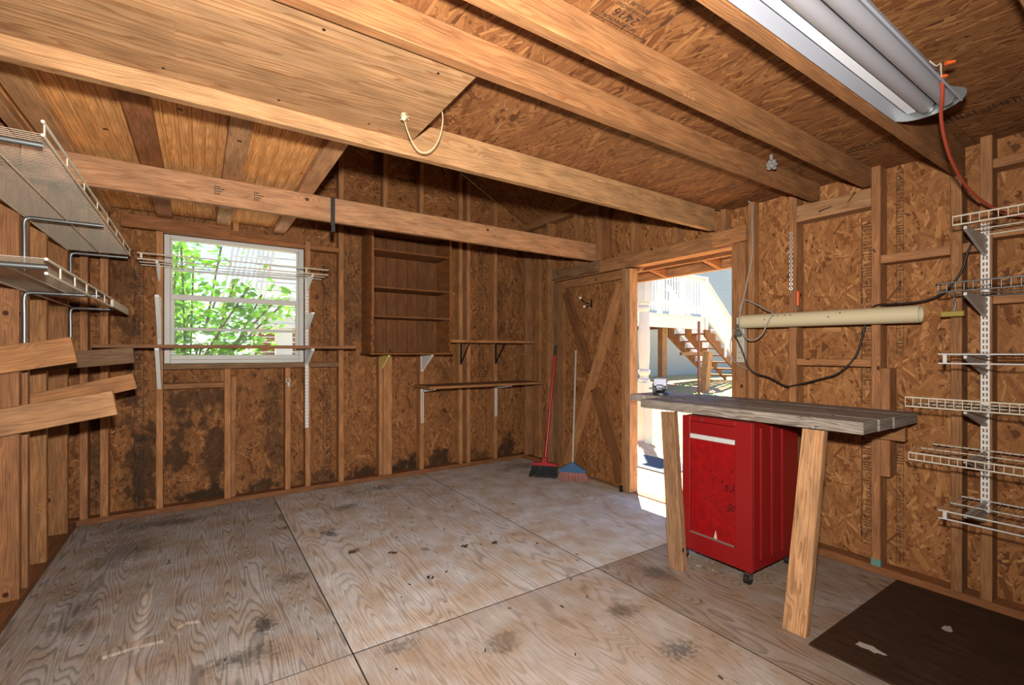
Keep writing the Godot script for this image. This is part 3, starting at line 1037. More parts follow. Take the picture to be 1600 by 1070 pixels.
func build_window():
	var w := thing("window_1", "white aluminium window with four panes behind a thin board shelf", "window", Vector3.ZERO, "", "structure")
	var x0 := -0.205
	var x1 := 0.688
	var y0 := 1.023
	var y1 := 1.919
	var za := -4.085
	var zb := -4.012
	var g := G()
	g.box(V(x0, y0, za), V(x0 + 0.034, y1, zb), 1, 0.003)
	g.box(V(x1 - 0.034, y0, za), V(x1, y1, zb), 1, 0.003)
	g.box(V(x0 + 0.034, y1 - 0.028, za), V(x1 - 0.034, y1, zb), 0, 0.003)
	g.box(V(x0 + 0.034, y0, za), V(x1 - 0.034, y0 + 0.026, zb), 0, 0.003)
	part("window_frame", g, M.white_worn, w)
	# upper sash further out, lower sash nearer
	var up := G()
	up.box(V(x0 + 0.034, 1.475, -4.075), V(x1 - 0.034, 1.50, -4.052), 0, 0.002)
	up.box(V(x0 + 0.034, 1.675, -4.07), V(x1 - 0.034, 1.690, -4.056), 0, 0.002)
	up.box(V(x0 + 0.034, 1.50, -4.075), V(x0 + 0.046, 1.891, -4.052), 1, 0.002)
	up.box(V(x1 - 0.046, 1.50, -4.075), V(x1 - 0.034, 1.891, -4.052), 1, 0.002)
	part("upper_sash", up, M.white_worn, w)
	var lo := G()
	lo.box(V(x0 + 0.034, 1.470, -4.048), V(x1 - 0.034, 1.508, -4.022), 0, 0.003)
	lo.box(V(x0 + 0.034, 1.049, -4.048), V(x1 - 0.034, 1.082, -4.022), 0, 0.003)
	lo.box(V(x0 + 0.034, 1.082, -4.048), V(x0 + 0.058, 1.470, -4.022), 1, 0.003)
	lo.box(V(x1 - 0.058, 1.082, -4.048), V(x1 - 0.034, 1.470, -4.022), 1, 0.003)
	lo.box(V(x0 + 0.058, 1.256, -4.042), V(x1 - 0.058, 1.276, -4.028), 0, 0.002)
	part("lower_sash", lo, M.white_worn, w)
	for r in [[x0 + 0.046, x1 - 0.046, 1.690, 1.891, -4.064], [x0 + 0.046, x1 - 0.046, 1.50, 1.675, -4.064], [x0 + 0.058, x1 - 0.058, 1.276, 1.470, -4.035], [x0 + 0.058, x1 - 0.058, 1.082, 1.256, -4.035]]:
		var p := G()
		p.quad(V(r[0], r[2], r[4]), V(r[1], r[2], r[4]), V(r[1], r[3], r[4]), V(r[0], r[3], r[4]), V(0, 0, 1))
		part("pane", p, M.glass, w)

func build_door():
	var d := thing("door_1", "shed door leaf with crossed braces, shut beside the open half", "door", Vector3.ZERO, "", "structure")
	var z0 := -3.432
	var z1 := -2.50
	var y0 := 0.012
	var y1 := 1.762
	var g := G(Color(0.66, 0.53, 0.40))
	panel(g, V(2.842, y0, z0), V(2.853, y1, z1 - 0.01))
	part("door_panel", g, M.osb, d)
	lumber("stile", V(2.772, y0, -2.590), V(2.842, y1, -2.552), 1, T_ORANGE, d)
	lumber("stile", V(2.768, y0, -2.551), V(2.856, y1 - 0.008, -2.500), 1, T_PALE * 0.93, d)
	lumber("stile", V(2.804, y0, z0), V(2.842, y1, z0 + 0.089), 1, T_STUD * 0.9, d)
	lumber("rail", V(2.804, y1 - 0.072, z0 + 0.090), V(2.842, y1, -2.592), 2, T_STUD, d)
	lumber("jamb", V(2.855, 0.011, -3.47), V(2.90, 1.769, -3.425), 1, T_STUD, d)
	lumber("head_stop", V(2.857, 1.735, -3.42), V(2.90, 1.769, -2.48), 2, T_STUD, d)
	lumber("threshold", V(2.806, -0.02, -3.46), V(2.90, 0.010, -1.69), 2, T_GREY, d)
	# crossed braces: one whole, one in two pieces
	var pa := V(2.822, 1.66, z0 + 0.11)
	var pb := V(2.822, 0.06, -2.62)
	var pc := V(2.822, 1.66, -2.63)
	var pd := V(2.822, 0.06, z0 + 0.13)
	for r in [[pc, pd, T_ORANGE * 1.2], [pa, pa.lerp(pb, 0.455), T_BROWN * 0.7], [pa.lerp(pb, 0.545), pb, T_BROWN * 0.75]]:
		var bg := G(r[2])
		bg.bar(r[0], r[1], 0.036, 0.085, V(1, 0, 0))
		part("brace", bg, M.lumber, d)
	var hk := G()
	hk.tube([V(2.841, 1.53, -3.02), V(2.80, 1.53, -3.03), V(2.785, 1.55, -3.05), V(2.78, 1.575, -3.075)], 0.004, 6)
	hk.tube([V(2.841, 1.52, -3.00), V(2.80, 1.50, -3.0), V(2.785, 1.49, -3.01), V(2.78, 1.495, -3.025)], 0.004, 6)
	hk.box(V(2.8385, 1.49, -3.01), V(2.8415, 1.56, -2.99), 1, 0.001)
	var o := part("coat_hook", hk, M.dark_metal, d)
	var kg := G()
	for p in [V(2.778, 1.578, -3.078), V(2.778, 1.497, -3.027)]:
		kg.lathe([[0.0, -0.013], [0.009, -0.009], [0.013, 0.0], [0.009, 0.009], [0.0, 0.013]], 10, Transform3D(Basis.IDENTITY, p))
	part("hook_knob", kg, M.white, o)
	var ft := G()
	ft.box(V(2.755, 0.0005, -2.60), V(2.775, 0.05, -2.575), 1, 0.003)
	part("bolt", ft, M.dark_metal, d)

func build_bench():
	var b := thing("workbench", "weathered wooden workbench on splayed legs standing across the doorway", "workbench", V(2.5, 0, -1.5))
	# top: planks side by side, with a thick edge board
	for k in 4:
		var x0 := 2.212 + k * 0.1465
		lumber("top_board", V(x0, 0.770, -1.915 - k * 0.002), V(x0 + 0.146, 0.820 + (0.001 if k % 2 else 0.0), -0.775 + (0.006 * k if k < 3 else 0.010)), 2, Color(0.52, 0.50, 0.48), b, M.grey_wood)
	lumber("top_extension", V(2.44, 0.775, -2.20), V(2.79, 0.8195, -1.9225), 0, Color(0.8, 0.78, 0.75), b, M.grey_wood)
	# near leg and far leg, wide side to the room, tipped outwards at the foot
	for r in [[V(1.955, -0.012, -0.911), V(2.212, 0.769, -0.952)], [V(2.022, -0.012, -1.507), V(2.218, 0.769, -1.712)]]:
		var g := G(T_PINE * 1.15 if r[0].z > -1.0 else T_GREY * 1.05)
		g.bar(r[0], r[1], 0.087, 0.038, V(0, 0, 1))
		for i in g.v.size():
			g.v[i].y = clampf(g.v[i].y, 0.0005, 0.7695)
		part("leg", g, M.ply if r[0].z > -1.0 else M.lumber, b)
	lumber("ledger", V(2.757, 0.68, -1.55), V(2.795, 0.768, -0.80), 2, T_STUD, b)
	# grit left on the bench
	var cg := G()
	for i in 46:
		var p := V(rng.randf_range(2.3, 2.76), 0.8212, rng.randf_range(-1.9, -0.85))
		var s := rng.randf_range(0.002, 0.006)
		cg.box(p - V(s, 0, s * 0.5), p + V(s, s * 0.6, s * 0.5), 0, 0.0)
	var crumbs := single("bench_grit", cg, plain(Color(0.290, 0.251, 0.220), 0.9), "dark grit scattered over the workbench top", "grit", V(2.5, 0.821, -1.4))
	crumbs.set_meta("kind", "stuff")
	# vise on the far end
	var v := thing("bench_vise", "small grey iron vise on the far end of the workbench", "vise", V(2.545, 0.821, -2.03))
	var q := Transform3D(Basis(Vector3.UP, 0.6), V(2.545, 0.821, -2.03))
	var g1 := G()
	g1.lathe([[0.0, 0.0], [0.052, 0.0], [0.052, 0.012], [0.036, 0.022], [0.030, 0.03], [0.0, 0.03]], 14, q)
	part("base", g1, M.steel, v)
	var g2 := G()
	g2.box(V(-0.035, 0.028, -0.035), V(0.045, 0.088, 0.035), 0, 0.008, q)
	g2.box(V(0.03, 0.075, -0.042), V(0.052, 0.115, 0.042), 2, 0.004, q)
	part("fixed_jaw", g2, M.steel, v)
	var g3 := G()
	g3.box(V(-0.13, 0.036, -0.022), V(-0.03, 0.072, 0.022), 0, 0.005, q)
	g3.box(V(-0.075, 0.06, -0.042), V(-0.05, 0.112, 0.042), 2, 0.004, q)
	part("sliding_jaw", g3, plain(Color(0.490, 0.498, 0.557), 0.45, 0.7), v)
	var g4 := G()
	g4.rod(q * V(-0.17, 0.052, 0), q * V(-0.12, 0.052, 0), 0.009, 8)
	g4.rod(q * V(-0.16, 0.052, -0.06), q * V(-0.16, 0.052, 0.06), 0.005, 6)
	part("screw_handle", g4, M.steel, v)

func build_cabinets():
	# ---- red rolling tool cabinet under the bench
	var c := thing("tool_cabinet", "dented red metal rolling tool cabinet under the workbench", "cabinet", V(2.35, 0, -1.38))
	var x0 := 2.172
	var x1 := 2.62
	var z0 := -1.592
	var z1 := -1.208
	var g := G()
	g.box(V(x0 + 0.012, 0.052, z0), V(x1, 0.764, z1), 1, 0.006)
	part("body", g, M.red_plain, c)
	# front: frame round a sunken door
	var fr := G()
	fr.box(V(x0, 0.052, z0), V(x0 + 0.014, 0.764, z0 + 0.048), 1, 0.003)
	fr.box(V(x0, 0.052, z1 - 0.085), V(x0 + 0.014, 0.764, z1), 1, 0.003)
	fr.box(V(x0, 0.738, z0 + 0.048), V(x0 + 0.014, 0.764, z1 - 0.085), 2, 0.003)
	fr.box(V(x0, 0.052, z0 + 0.048), V(x0 + 0.014, 0.150, z1 - 0.085), 2, 0.003)
	part("front_frame", fr, M.red_plain, c)
	var dr := G()
	dr.us = 1.0
	dr.box(V(x0 + 0.006, 0.152, z0 + 0.049), V(x0 + 0.0125, 0.652, z1 - 0.086), 1, 0.002)
	for k in dr.v.size():
		dr.uv[k] = Vector2((dr.v[k].z - z0) / 0.44, 1.0 - (dr.v[k].y - 0.1) / 0.66)
	var door := part("door", dr, M.red, c)
	var tp := G()
	tp.box(V(x0 + 0.005, 0.672, z0 + 0.049), V(x0 + 0.0125, 0.736, z1 - 0.086), 2, 0.002)
	part("drawer", tp, M.red_plain, c)
	var tr := G()
	tr.box(V(x0 - 0.003, 0.648, z0 + 0.050), V(x0 + 0.010, 0.672, z1 - 0.086), 2, 0.002)
	part("drawer_trim", tr, M.white_worn, c)
	var rim := G()
	rim.box(V(x0 - 0.004, 0.146, z0 + 0.050), V(x0 + 0.006, 0.156, z1 - 0.088), 2, 0.002)
	part("door_lip", rim, plain(Color(0.427, 0.314, 0.275), 0.8), door)
	var tag := G()
	tag.prism([Vector2(-0.008, 0), Vector2(0.010, 0), Vector2(0.002, 0.042)], 0.001, Transform3D(Basis(Vector3.UP, -PI / 2), V(x0 + 0.003, 0.157, z1 - 0.19)))
	part("paper_scrap", tag, M.cream, door)
	var kn := G()
	kn.rod(V(x0 + 0.002, 0.752, -1.47), V(x0 - 0.008, 0.752, -1.47), 0.005, 8)
	part("lock", kn, M.galv, c)
	for z in [-1.50, -1.36]:
		pass
	for x in [2.24, 2.34, 2.44]:
		var rb := G()
		rb.box(V(x, 0.10, z1 - 0.002), V(x + 0.03, 0.74, z1 + 0.008), 1, 0.004)
		part("side_rib", rb, M.red_plain, c)
	for p in [V(2.17, 0, -1.225), V(2.17, 0, -1.575), V(2.55, 0, -1.225), V(2.55, 0, -1.575)]:
		var cs := G()
		cs.rod(p + V(0, 0.023, -0.012), p + V(0, 0.023, 0.012), 0.023, 14)
		var wheel := part("caster", cs, M.black, c)
		var fk := G()
		fk.box(p + V(-0.014, 0.026, -0.018), p + V(0.014, 0.0515, -0.014), 1, 0.001)
		fk.box(p + V(-0.014, 0.026, 0.014), p + V(0.014, 0.0515, 0.018), 1, 0.001)
		fk.box(p + V(-0.014, 0.048, -0.018), p + V(0.014, 0.0515, 0.018), 1, 0.001)
		part("caster_fork", fk, M.galv, wheel)
	# ---- brown hanging shelf cabinet on the back wall
	var h := thing("wall_cabinet", "dark brown open wooden wall cabinet with three shelves", "cabinet", V(1.48, 1.08, -3.84))
	var tint := Color(0.18, 0.115, 0.062)
	var xa := 1.134
	var xb := 1.836
	var zf := -3.70
	var zb := -3.978
	for s in 2:
		# side board with a scrolled front edge
		var sg := G(tint * 1.7, 1.2, 0.3)
		var pr := [Vector2(zb, 1.098), Vector2(zf + 0.004, 1.098)]
		for k in 25:
			var yy := 1.11 + k * 0.012
			pr.append(Vector2(zf - 0.012 + 0.014 * sin(k * 0.9) * (1.0 if k < 23 else 0.4), yy))
		pr.append(Vector2(zf, 1.43))
		pr.append(Vector2(zf, 2.10))
		pr.append(Vector2(zb, 2.10))
		var bx: float = xa if s == 0 else xb - 0.018
		# local (x,y) -> world (z,y); local z -> world x
		sg.prism(pr, 0.018, Transform3D(Basis(V(0, 0, 1), V(0, 1, 0), V(1, 0, 0)), V(bx, 0, 0)))
		part("side", sg, M.lumber, h)
	var bw := (xb - xa - 0.036) / 7.0
	for k in 7:
		var x := xa + 0.018 + bw * k
		lumber("back_board", V(x + 0.001, 1.10, zb), V(x + bw - 0.001, 2.09, zb + 0.012), 1, tint * 1.05, h)
	for y in [1.927, 1.626, 1.392]:
		lumber("shelf", V(xa + 0.0185, y - 0.008, zb + 0.0125), V(xb - 0.0185, y + 0.008, zf - 0.004), 0, tint * 1.15, h)
	lumber("bottom", V(xa - 0.012, 1.082, zb), V(xb + 0.010, 1.0975, zf + 0.018), 0, tint * 1.25, h)
	lumber("top", V(xa - 0.012, 2.1005, zb), V(xb + 0.012, 2.118, zf + 0.018), 0, tint * 1.1, h)

# a welded wire shelf: cross wires over long rods, a lip along the front and tie bars
func wire_shelf(t: Node3D, a: Vector3, along: Vector3, ln: float, out: Vector3, deep: float, lip: float, pitch: float, tie: float, mat: Material, rr := 0.0030):
	var g := G()
	var n := int(ln / pitch)
	for i in n + 1:
		var p := a + along * (pitch * i)
		g.rod(p, p + out * deep, 0.0008, 4, -1.0, false)
		if tie <= pitch * 1.01:
			g.rod(p + out * deep, p + out * deep + V(0, lip, 0), 0.0017, 4, -1.0, false)
	part("cross_wires", g, mat, t)
	for k in [0.0, 0.5, 1.0]:
		var r := G()
		r.rod(a + out * deep * k - V(0, 0.0035, 0), a + out * deep * k + along * ln - V(0, 0.0035, 0), rr if k != 0.5 else rr * 0.8, 6)
		part("long_rod", r, mat, t)
	var l := G()
	l.rod(a + out * deep + V(0, lip, 0), a + out * deep + V(0, lip, 0) + along * ln, rr, 6)
	part("front_lip", l, mat, t)
	if tie > pitch * 1.01:
		var s := 0.02
		while s < ln:
			var b := G()
			b.bar(a + out * deep + along * s, a + out * deep + along * s + V(0, lip, 0), 0.012, 0.003, along, 0.0)
			part("lip_tie", b, mat, t)
			s += tie

func build_left_shelves():
	var s := thing("wire_shelf", "upper white wire shelf on the left wall, lip turned up", "shelf", V(-0.5, 1.70, -2.74))
	wire_shelf(s, V(XL + 0.004, 1.705, -3.72), V(0, 0, 1), 1.93, V(1, 0, 0), 0.283, 0.034, 0.0159, 0.27, M.cream, 0.0048)
	# galvanised rod brackets: a leg down the stud and an arm out
	for z in [-2.89, -3.77, -1.86]:
		var g := G()
		g.tube([V(XL + 0.008, 1.46, z), V(XL + 0.008, 1.60, z), V(XL + 0.008, 1.675, z), V(XL + 0.022, 1.692, z), V(XL + 0.05, 1.694, z), V(XL + 0.15, 1.694, z), V(XL + 0.272, 1.694, z)], 0.0085, 8)
		part("bracket", g, M.galv, s)
	var s2 := thing("wire_shelf", "lower white wire shelf on the left wall, lip turned down", "shelf", V(-0.5, 1.37, -2.5))
	wire_shelf(s2, V(XL + 0.004, 1.378, -3.13), V(0, 0, 1), 1.24, V(1, 0, 0), 0.270, -0.045, 0.0159, 0.21, M.cream, 0.0048)
	var e := G()
	e.box(V(-0.381, 1.335, -3.74), V(-0.369, 1.375, -3.13), 2, 0.002)
	part("label_strip", e, M.cream, s2)
	var r := G()
	r.rod(V(XL + 0.006, 1.374, -3.84), V(XL + 0.006, 1.374, -3.13), 0.0036, 6)
	part("long_rod", r, M.cream, s2)
	for z in [-2.89, -3.77, -2.0]:
		var g := G()
		g.tube([V(XL + 0.008, 1.10, z), V(XL + 0.008, 1.25, z), V(XL + 0.008, 1.345, z), V(XL + 0.022, 1.363, z), V(XL + 0.05, 1.365, z), V(XL + 0.15, 1.365, z), V(XL + 0.255, 1.365, z)], 0.0085, 8)
		part("bracket", g, M.galv, s2)
	# rack arms: short timbers nailed to the stud sides, tipped up
	var arms := [["pale short timber arm, upper one of the near pair on the left wall", -2.826, 1.062, 0.275, 0.115, T_ORANGE * 1.15, -0.735, 0.19],
		["pale short timber arm, lower one of the near pair on the left wall", -2.826, 0.80, 0.415, 0.115, T_PINE * 1.05, -0.735, 0.17],
		["grey weathered short timber arm below the left wire shelves", -3.256, 1.045, 0.44, 0.086, T_GREY * 0.62, -0.735, 0.095],
		["orange short timber arm reaching from the far left stud", -3.256, 0.842, 0.455, 0.086, T_ORANGE * 1.1, -0.735, 0.235]]
	for a in arms:
		var t := Transform3D(Basis(V(0, 0, 1), a[7]), V(a[6], a[2], a[1]))
		var g := G(a[5])
		g.box(V(0, -a[4] / 2, -0.019), V(a[3], a[4] / 2, 0.019), 0, 0.003, t)
		single("rack_arm", g, M.lumber, a[0], "timber arm", V(a[6], a[2], a[1]), "timber arms nailed to the left studs")

func flat_bracket(g: Geo, base: Vector3, out: Vector3, deep: float, drop: float, th: float, side: Vector3):
	# a pressed steel bracket: tapering blade under the shelf
	var t := Transform3D(Basis(out, V(0, 1, 0), out.cross(V(0, 1, 0))), base - out.cross(V(0, 1, 0)) * th * 0.5)
	g.prism([Vector2(0, 0), Vector2(deep, 0), Vector2(deep, -0.012), Vector2(0.012, -drop), Vector2(0, -drop)], th, t)

func build_back_shelves():
	var outv := V(0, 0, 1)
	# slotted standard at the right of the window
	var g := G()
	for sx in [-1.0, 1.0]:
		g.box(V(0.703 + sx * 0.0095 - 0.003, 0.505, ZB + 0.0005), V(0.703 + sx * 0.0095 + 0.003, 1.735, ZB + 0.012), 1, 0.001)
	g.box(V(0.700, 0.505, ZB + 0.0005), V(0.706, 1.735, ZB + 0.012), 1, 0.001)
	var y := 0.51
	while y < 1.73:
		g.box(V(0.692, y, ZB + 0.0005), V(0.714, y + 0.012, ZB + 0.0115), 1, 0.0)
		y += 0.026
	single("shelf_standard", g, M.white, "white slotted shelf standard right of the window", "shelf standard", V(0.703, 0.505, ZB))
	var g2 := G()
	g2.box(V(-0.240, 0.85, ZB + 0.0005), V(-0.217, 1.47, ZB + 0.010), 1, 0.002)
	single("shelf_standard", g2, M.white_worn, "white shelf standard on the stud left of the window", "shelf standard", V(-0.228, 0.85, ZB))
	for r in [["white steel bracket jutting out beside the window, left, holding nothing", V(-0.228, 1.468, ZB + 0.0105), 0.24, 0.27], ["small white steel bracket jutting from the standard right of the window", V(0.703, 1.40, ZB + 0.0125), 0.24, 0.12]]:
		var b := G()
		flat_bracket(b, r[1], outv, r[2], r[3], 0.022, Vector3.RIGHT)
		single("steel_bracket", b, M.white, r[0], "bracket", r[1])
	# long thin board across the window
	var s := thing("board_shelf", "long thin wooden board shelf across the lower window", "shelf", V(0.24, 1.14, -3.83))
	lumber("shelf_board", V(-0.535, 1.129, ZB + 0.02), V(1.018, 1.151, -3.71), 0, T_GREY * Color(1.05, 0.92, 0.8), s)
	for r in [[-0.228, 0.27], [0.703, 0.12]]:
		var b := G()
		flat_bracket(b, V(r[0], 1.1285, ZB + 0.0125), outv, 0.24, r[1], 0.022, Vector3.RIGHT)
		part("bracket", b, M.white, s)
	# wire shelf over the window
	var ws := thing("wire_shelf", "narrow white wire shelf hanging across the upper window", "shelf", V(0.24, 1.70, -3.85))
	wire_shelf(ws, V(-0.325, 1.690, ZB + 0.012), V(1, 0, 0), 1.135, outv, 0.25, 0.034, 0.0254, 0.24, M.cream, 0.0042)
	for x in [-0.228, 0.703]:
		var b := G()
		flat_bracket(b, V(x, 1.684, ZB + 0.0125), outv, 0.24, 0.10, 0.012, Vector3.RIGHT)
		part("bracket", b, M.white, ws)
	# two board shelves right of the cabinet
	var u := thing("board_shelf", "short board shelf on dark brackets right of the brown cabinet", "shelf", V(2.3, 1.2, -3.88))
	lumber("shelf_board", V(1.852, 1.190, ZB + 0.001), V(2.795, 1.214, -3.78), 0, T_ORANGE, u)
	for x in [2.073, 2.463]:
		var b := G()
		b.bar(V(x, 1.1885, ZB + 0.003), V(x, 0.985, ZB + 0.003), 0.022, 0.004, V(1, 0, 0), 0.0)
		b.bar(V(x, 1.187, ZB + 0.003), V(x, 1.187, -3.80), 0.022, 0.003, V(1, 0, 0), 0.0)
		b.bar(V(x, 1.0, ZB + 0.006), V(x, 1.183, -3.815), 0.012, 0.004, V(1, 0, 0), 0.0)
		part("bracket", b, M.dark_metal, u)
	var lo := thing("board_shelf", "wide board shelf on white brackets, lowest on the back wall", "shelf", V(2.2, 0.8, -3.8))
	lumber("shelf_board", V(1.60, 0.790, ZB + 0.012), V(2.795, 0.812, -3.64), 0, T_ORANGE * 0.9, lo)
	for x in [1.677, 2.463]:
		var b := G()
		flat_bracket(b, V(x, 0.7895, ZB + 0.010), outv, 0.27, 0.05, 0.012, Vector3.RIGHT)
		for q in [-0.0085, 0.0085]:
			b.bar(V(x + q, 0.789, ZB + 0.006), V(x + q, 0.46, ZB + 0.006), 0.006, 0.010, V(1, 0, 0), 0.0)
		part("bracket", b, M.white, lo)
	var b1 := G()
	flat_bracket(b1, V(1.677, 1.081, ZB + 0.012), outv, 0.22, 0.14, 0.018, Vector3.RIGHT)
	b1.box(V(1.665, 0.93, ZB + 0.0005), V(1.689, 1.081, ZB + 0.011), 1, 0.001)
	single("steel_bracket", b1, M.white, "white steel bracket under the right half of the brown cabinet", "bracket", V(1.677, 0.93, ZB))
	var b2 := G()
	flat_bracket(b2, V(1.303, 1.081, ZB + 0.002), outv, 0.20, 0.12, 0.016, Vector3.RIGHT)
	single("steel_bracket", b2, plain(Color(0.788, 0.722, 0.416), 0.6), "yellowed bracket under the left half of the brown cabinet", "bracket", V(1.303, 0.96, ZB))
	# spots of plaster on the double stud, keys on a nail
	var k := G()
	k.rod(V(0.568, 0.90, ZB), V(0.568, 0.90, ZB + 0.02), 0.002, 5)
	k.lathe([[0.012, -0.0015], [0.017, -0.0015], [0.017, 0.0015], [0.012, 0.0015], [0.012, -0.0015]], 14, Transform3D(Basis(Vector3.RIGHT, PI / 2), V(0.568, 0.883, ZB + 0.014)))
	k.box(V(0.562, 0.835, ZB + 0.008), V(0.580, 0.868, ZB + 0.014), 1, 0.002)
	single("padlock", k, M.galv, "small metal padlock on a nail below the window", "padlock", V(0.568, 0.88, ZB))

func build_right_shelves():
	var g := G()
	for s in [-1.0, 0.0, 1.0]:
		var w := 0.0026 if s == 0.0 else 0.003
		g.box(V(XR - 0.012, 0.415, -0.5365 + s * 0.011 - w), V(XR - 0.0005, 1.655, -0.5365 + s * 0.011 + w), 1, 0.0008)
	var y := 0.42
	while y < 1.65:
		g.box(V(XR - 0.0115, y, -0.548), V(XR - 0.0005, y + 0.010, -0.525), 1, 0.0)
		y += 0.0254
	single("shelf_standard", g, M.white, "long white double slotted shelf standard on the right wall", "shelf standard", V(XR - 0.006, 0.415, -0.5365))
	var rows := [[1.606, 0.030, -0.567, "topmost wire shelf on the right wall"], [1.346, 0.032, -0.610, "second wire shelf from the top on the right wall"], [1.098, -0.040, -0.610, "third wire shelf from the top on the right wall, level with the eye"],
		[0.880, 0.034, -0.716, "third wire shelf from the floor on the right wall, longest"], [0.687, -0.032, -0.705, "second wire shelf from the floor on the right wall"], [0.4725, -0.034, -0.610, "lowest wire shelf on the right wall, just above the dark board"]]
	for i in rows.size():
		var r: Array = rows[i]
		var s := thing("wire_shelf", r[3], "shelf", V(2.62, r[0], -0.15), "wire shelves on the right wall")
		wire_shelf(s, V(2.785, r[0], r[2]), V(0, 0, 1), 0.95, V(-1, 0, 0), 0.315, r[1], 0.0254, 0.24 if i in [2, 5] else 0.02, M.cream if i in [0, 3, 4] else M.galv if i == 1 else M.white_worn, 0.0034)
		for z in [-0.5365, 0.1]:
			var b := G()
			flat_bracket(b, V(XR - 0.0125, r[0] - 0.008, z), V(-1, 0, 0), 0.29, 0.085, 0.010, Vector3.RIGHT)
			part("bracket", b, plain(Color(0.663, 0.651, 0.635), 0.45, 0.3), s)

func build_right_wall_things():
	# capped white pipe laid along the studs
	var p := thing("plastic_pipe", "cream plastic drain pipe fixed along the right wall studs", "pipe", V(2.757, 1.285, -1.2))
	var g := G()
	var a := V(2.744, 1.287, -1.582)
	var b := V(2.744, 1.278, -0.738)
	var q := Transform3D(Basis((b - a).normalized().cross(V(1, 0, 0)).normalized(), (b - a).normalized(), V(1, 0, 0)), a)
	var ln := (b - a).length()
	g.lathe([[0.036, 0.0], [0.0405, 0.0], [0.0405, ln], [0.0365, ln], [0.0365, 0.01]], 28, q)
	part("tube", g, M.pvc, p)
	for h in [[0.18, 0.1], [0.235, 0.62], [0.265, 0.62], [0.31, 0.66], [0.345, 0.6], [0.57, 0.08], [0.63, 0.55]]:
		var hg := G()
		var an: float = h[1]
		var dir := V(-cos(an), sin(an), 0)
		var c := a.lerp(b, h[0]) + dir * 0.0403
		hg.rod(c, c + dir * 0.0006, 0.0035, 8)
		part("hole", hg, M.black, p)
	# power strip on the jamb
	var s := thing("power_strip", "beige upright power strip on the door jamb", "power strip", V(2.785, 1.04, -1.61))
	var sg := G()
	sg.box(V(2.762, 1.038, -1.636), V(2.7975, 1.318, -1.586), 1, 0.004)
	part("case", sg, M.beige, s)
	for k in 4:
		for e in [-0.007, 0.007]:
			var sl := G()
			var yy := 1.062 + k * 0.034
			sl.box(V(2.7612, yy, -1.611 + e - 0.0012), V(2.7622, yy + 0.010, -1.611 + e + 0.0012), 1, 0.0)
			part("socket_slot", sl, M.black, s)
	for yy in [1.208, 1.235, 1.262]:
		var pg := G()
		pg.box(V(2.735, yy - 0.011, -1.627), V(2.7618, yy + 0.011, -1.597), 1, 0.004)
		part("plug", pg, plain(Color(0.298, 0.294, 0.290), 0.5), s)
	var c1 := G()
	var pts := [V(2.80, 2.028, -1.58)]
	for e in [[2.0, -1.555, 2.80], [1.876, -1.537, 2.765], [1.681, -1.525, 2.745], [1.492, -1.557, 2.735], [1.337, -1.573, 2.70], [1.259, -1.573, 2.695], [1.19, -1.535, 2.69], [1.172, -1.490, 2.69], [1.20, -1.44, 2.69], [1.252, -1.412, 2.69], [1.325, -1.383, 2.70], [1.345, -1.43, 2.735], [1.395, -1.525, 2.77], [1.421, -1.585, 2.77], [1.38, -1.616, 2.775], [1.319, -1.62, 2.78]]:
		pts.append(V(e[2], e[0], e[1]))
	c1.tube(pts, 0.0042, 7)
	single("power_cable", c1, M.cable_grey, "grey cable hanging from the ceiling and looped over the pipe end", "cable", V(2.75, 1.2, -1.53))
	var c2 := G()
	pts = []
	for e in [[1.208, -1.628, 2.735], [1.123, -1.591, 2.745], [1.025, -1.567, 2.77], [0.976, -1.528, 2.78], [0.953, -1.444, 2.785], [0.910, -1.354, 2.785], [0.916, -1.302, 2.785], [0.958, -1.171, 2.785], [0.996, -1.081, 2.785], [1.087, -1.009, 2.79], [1.225, -0.973, 2.793], [1.30, -0.955, 2.793], [1.334, -0.925, 2.79], [1.335, -0.86, 2.785], [1.339, -0.743, 2.785], [1.375, -0.665, 2.785], [1.454, -0.612, 2.785], [1.534, -0.591, 2.785], [1.60, -0.567, 2.79]]:
		pts.append(V(e[2], e[0], e[1]))
	c2.tube(pts, 0.0048, 7)
	single("power_cable", c2, M.black, "black cable sagging from the power strip to the wire shelf", "cable", V(2.78, 0.91, -1.1))
	var c3 := G()
	pts = []
	for e in [[1.24, -1.632, 2.735], [1.15, -1.66, 2.74], [1.06, -1.655, 2.76], [1.02, -1.62, 2.77], [1.0, -1.575, 2.78]]:
		pts.append(V(e[2], e[0], e[1]))
	c3.tube(pts, 0.003, 6)
	single("power_cable", c3, M.cable_grey, "thin grey flex curling below the power strip", "cable", V(2.76, 1.0, -1.63))
	# chain, orange tool and yellow level hanging on nails
	var ch := G()
	var y := 1.775
	var k := 0
	while y > 1.46:
		var t := Transform3D(Basis(V(0, 1, 0), 0.5 if k % 2 else 2.0) * Basis(V(1, 0, 0), PI / 2), V(2.789, y, -1.325))
		ch.lathe([[0.0058, -0.0014], [0.0085, -0.0014], [0.0085, 0.0014], [0.0058, 0.0014], [0.0058, -0.0014]], 10, t)
		y -= 0.013
		k += 1
	ch.tube([V(2.789, 1.462, -1.325), V(2.787, 1.43, -1.325), V(2.78, 1.415, -1.323)], 0.002, 5)
	single("hanging_chain", ch, M.galv, "thin metal chain hanging on the stud above the pipe", "chain", V(2.789, 1.6, -1.325))
	var sd := thing("screwdriver", "orange handled screwdriver hanging above the pipe", "screwdriver", V(2.787, 1.40, -1.288))
	var s1 := G()
	s1.lathe([[0.0, 0.0], [0.008, 0.002], [0.009, 0.03], [0.010, 0.07], [0.007, 0.085], [0.0, 0.088]], 10, Transform3D(Basis.IDENTITY, V(2.787, 1.362, -1.288)))
	part("handle", s1, M.orange, sd)
	var s2 := G()
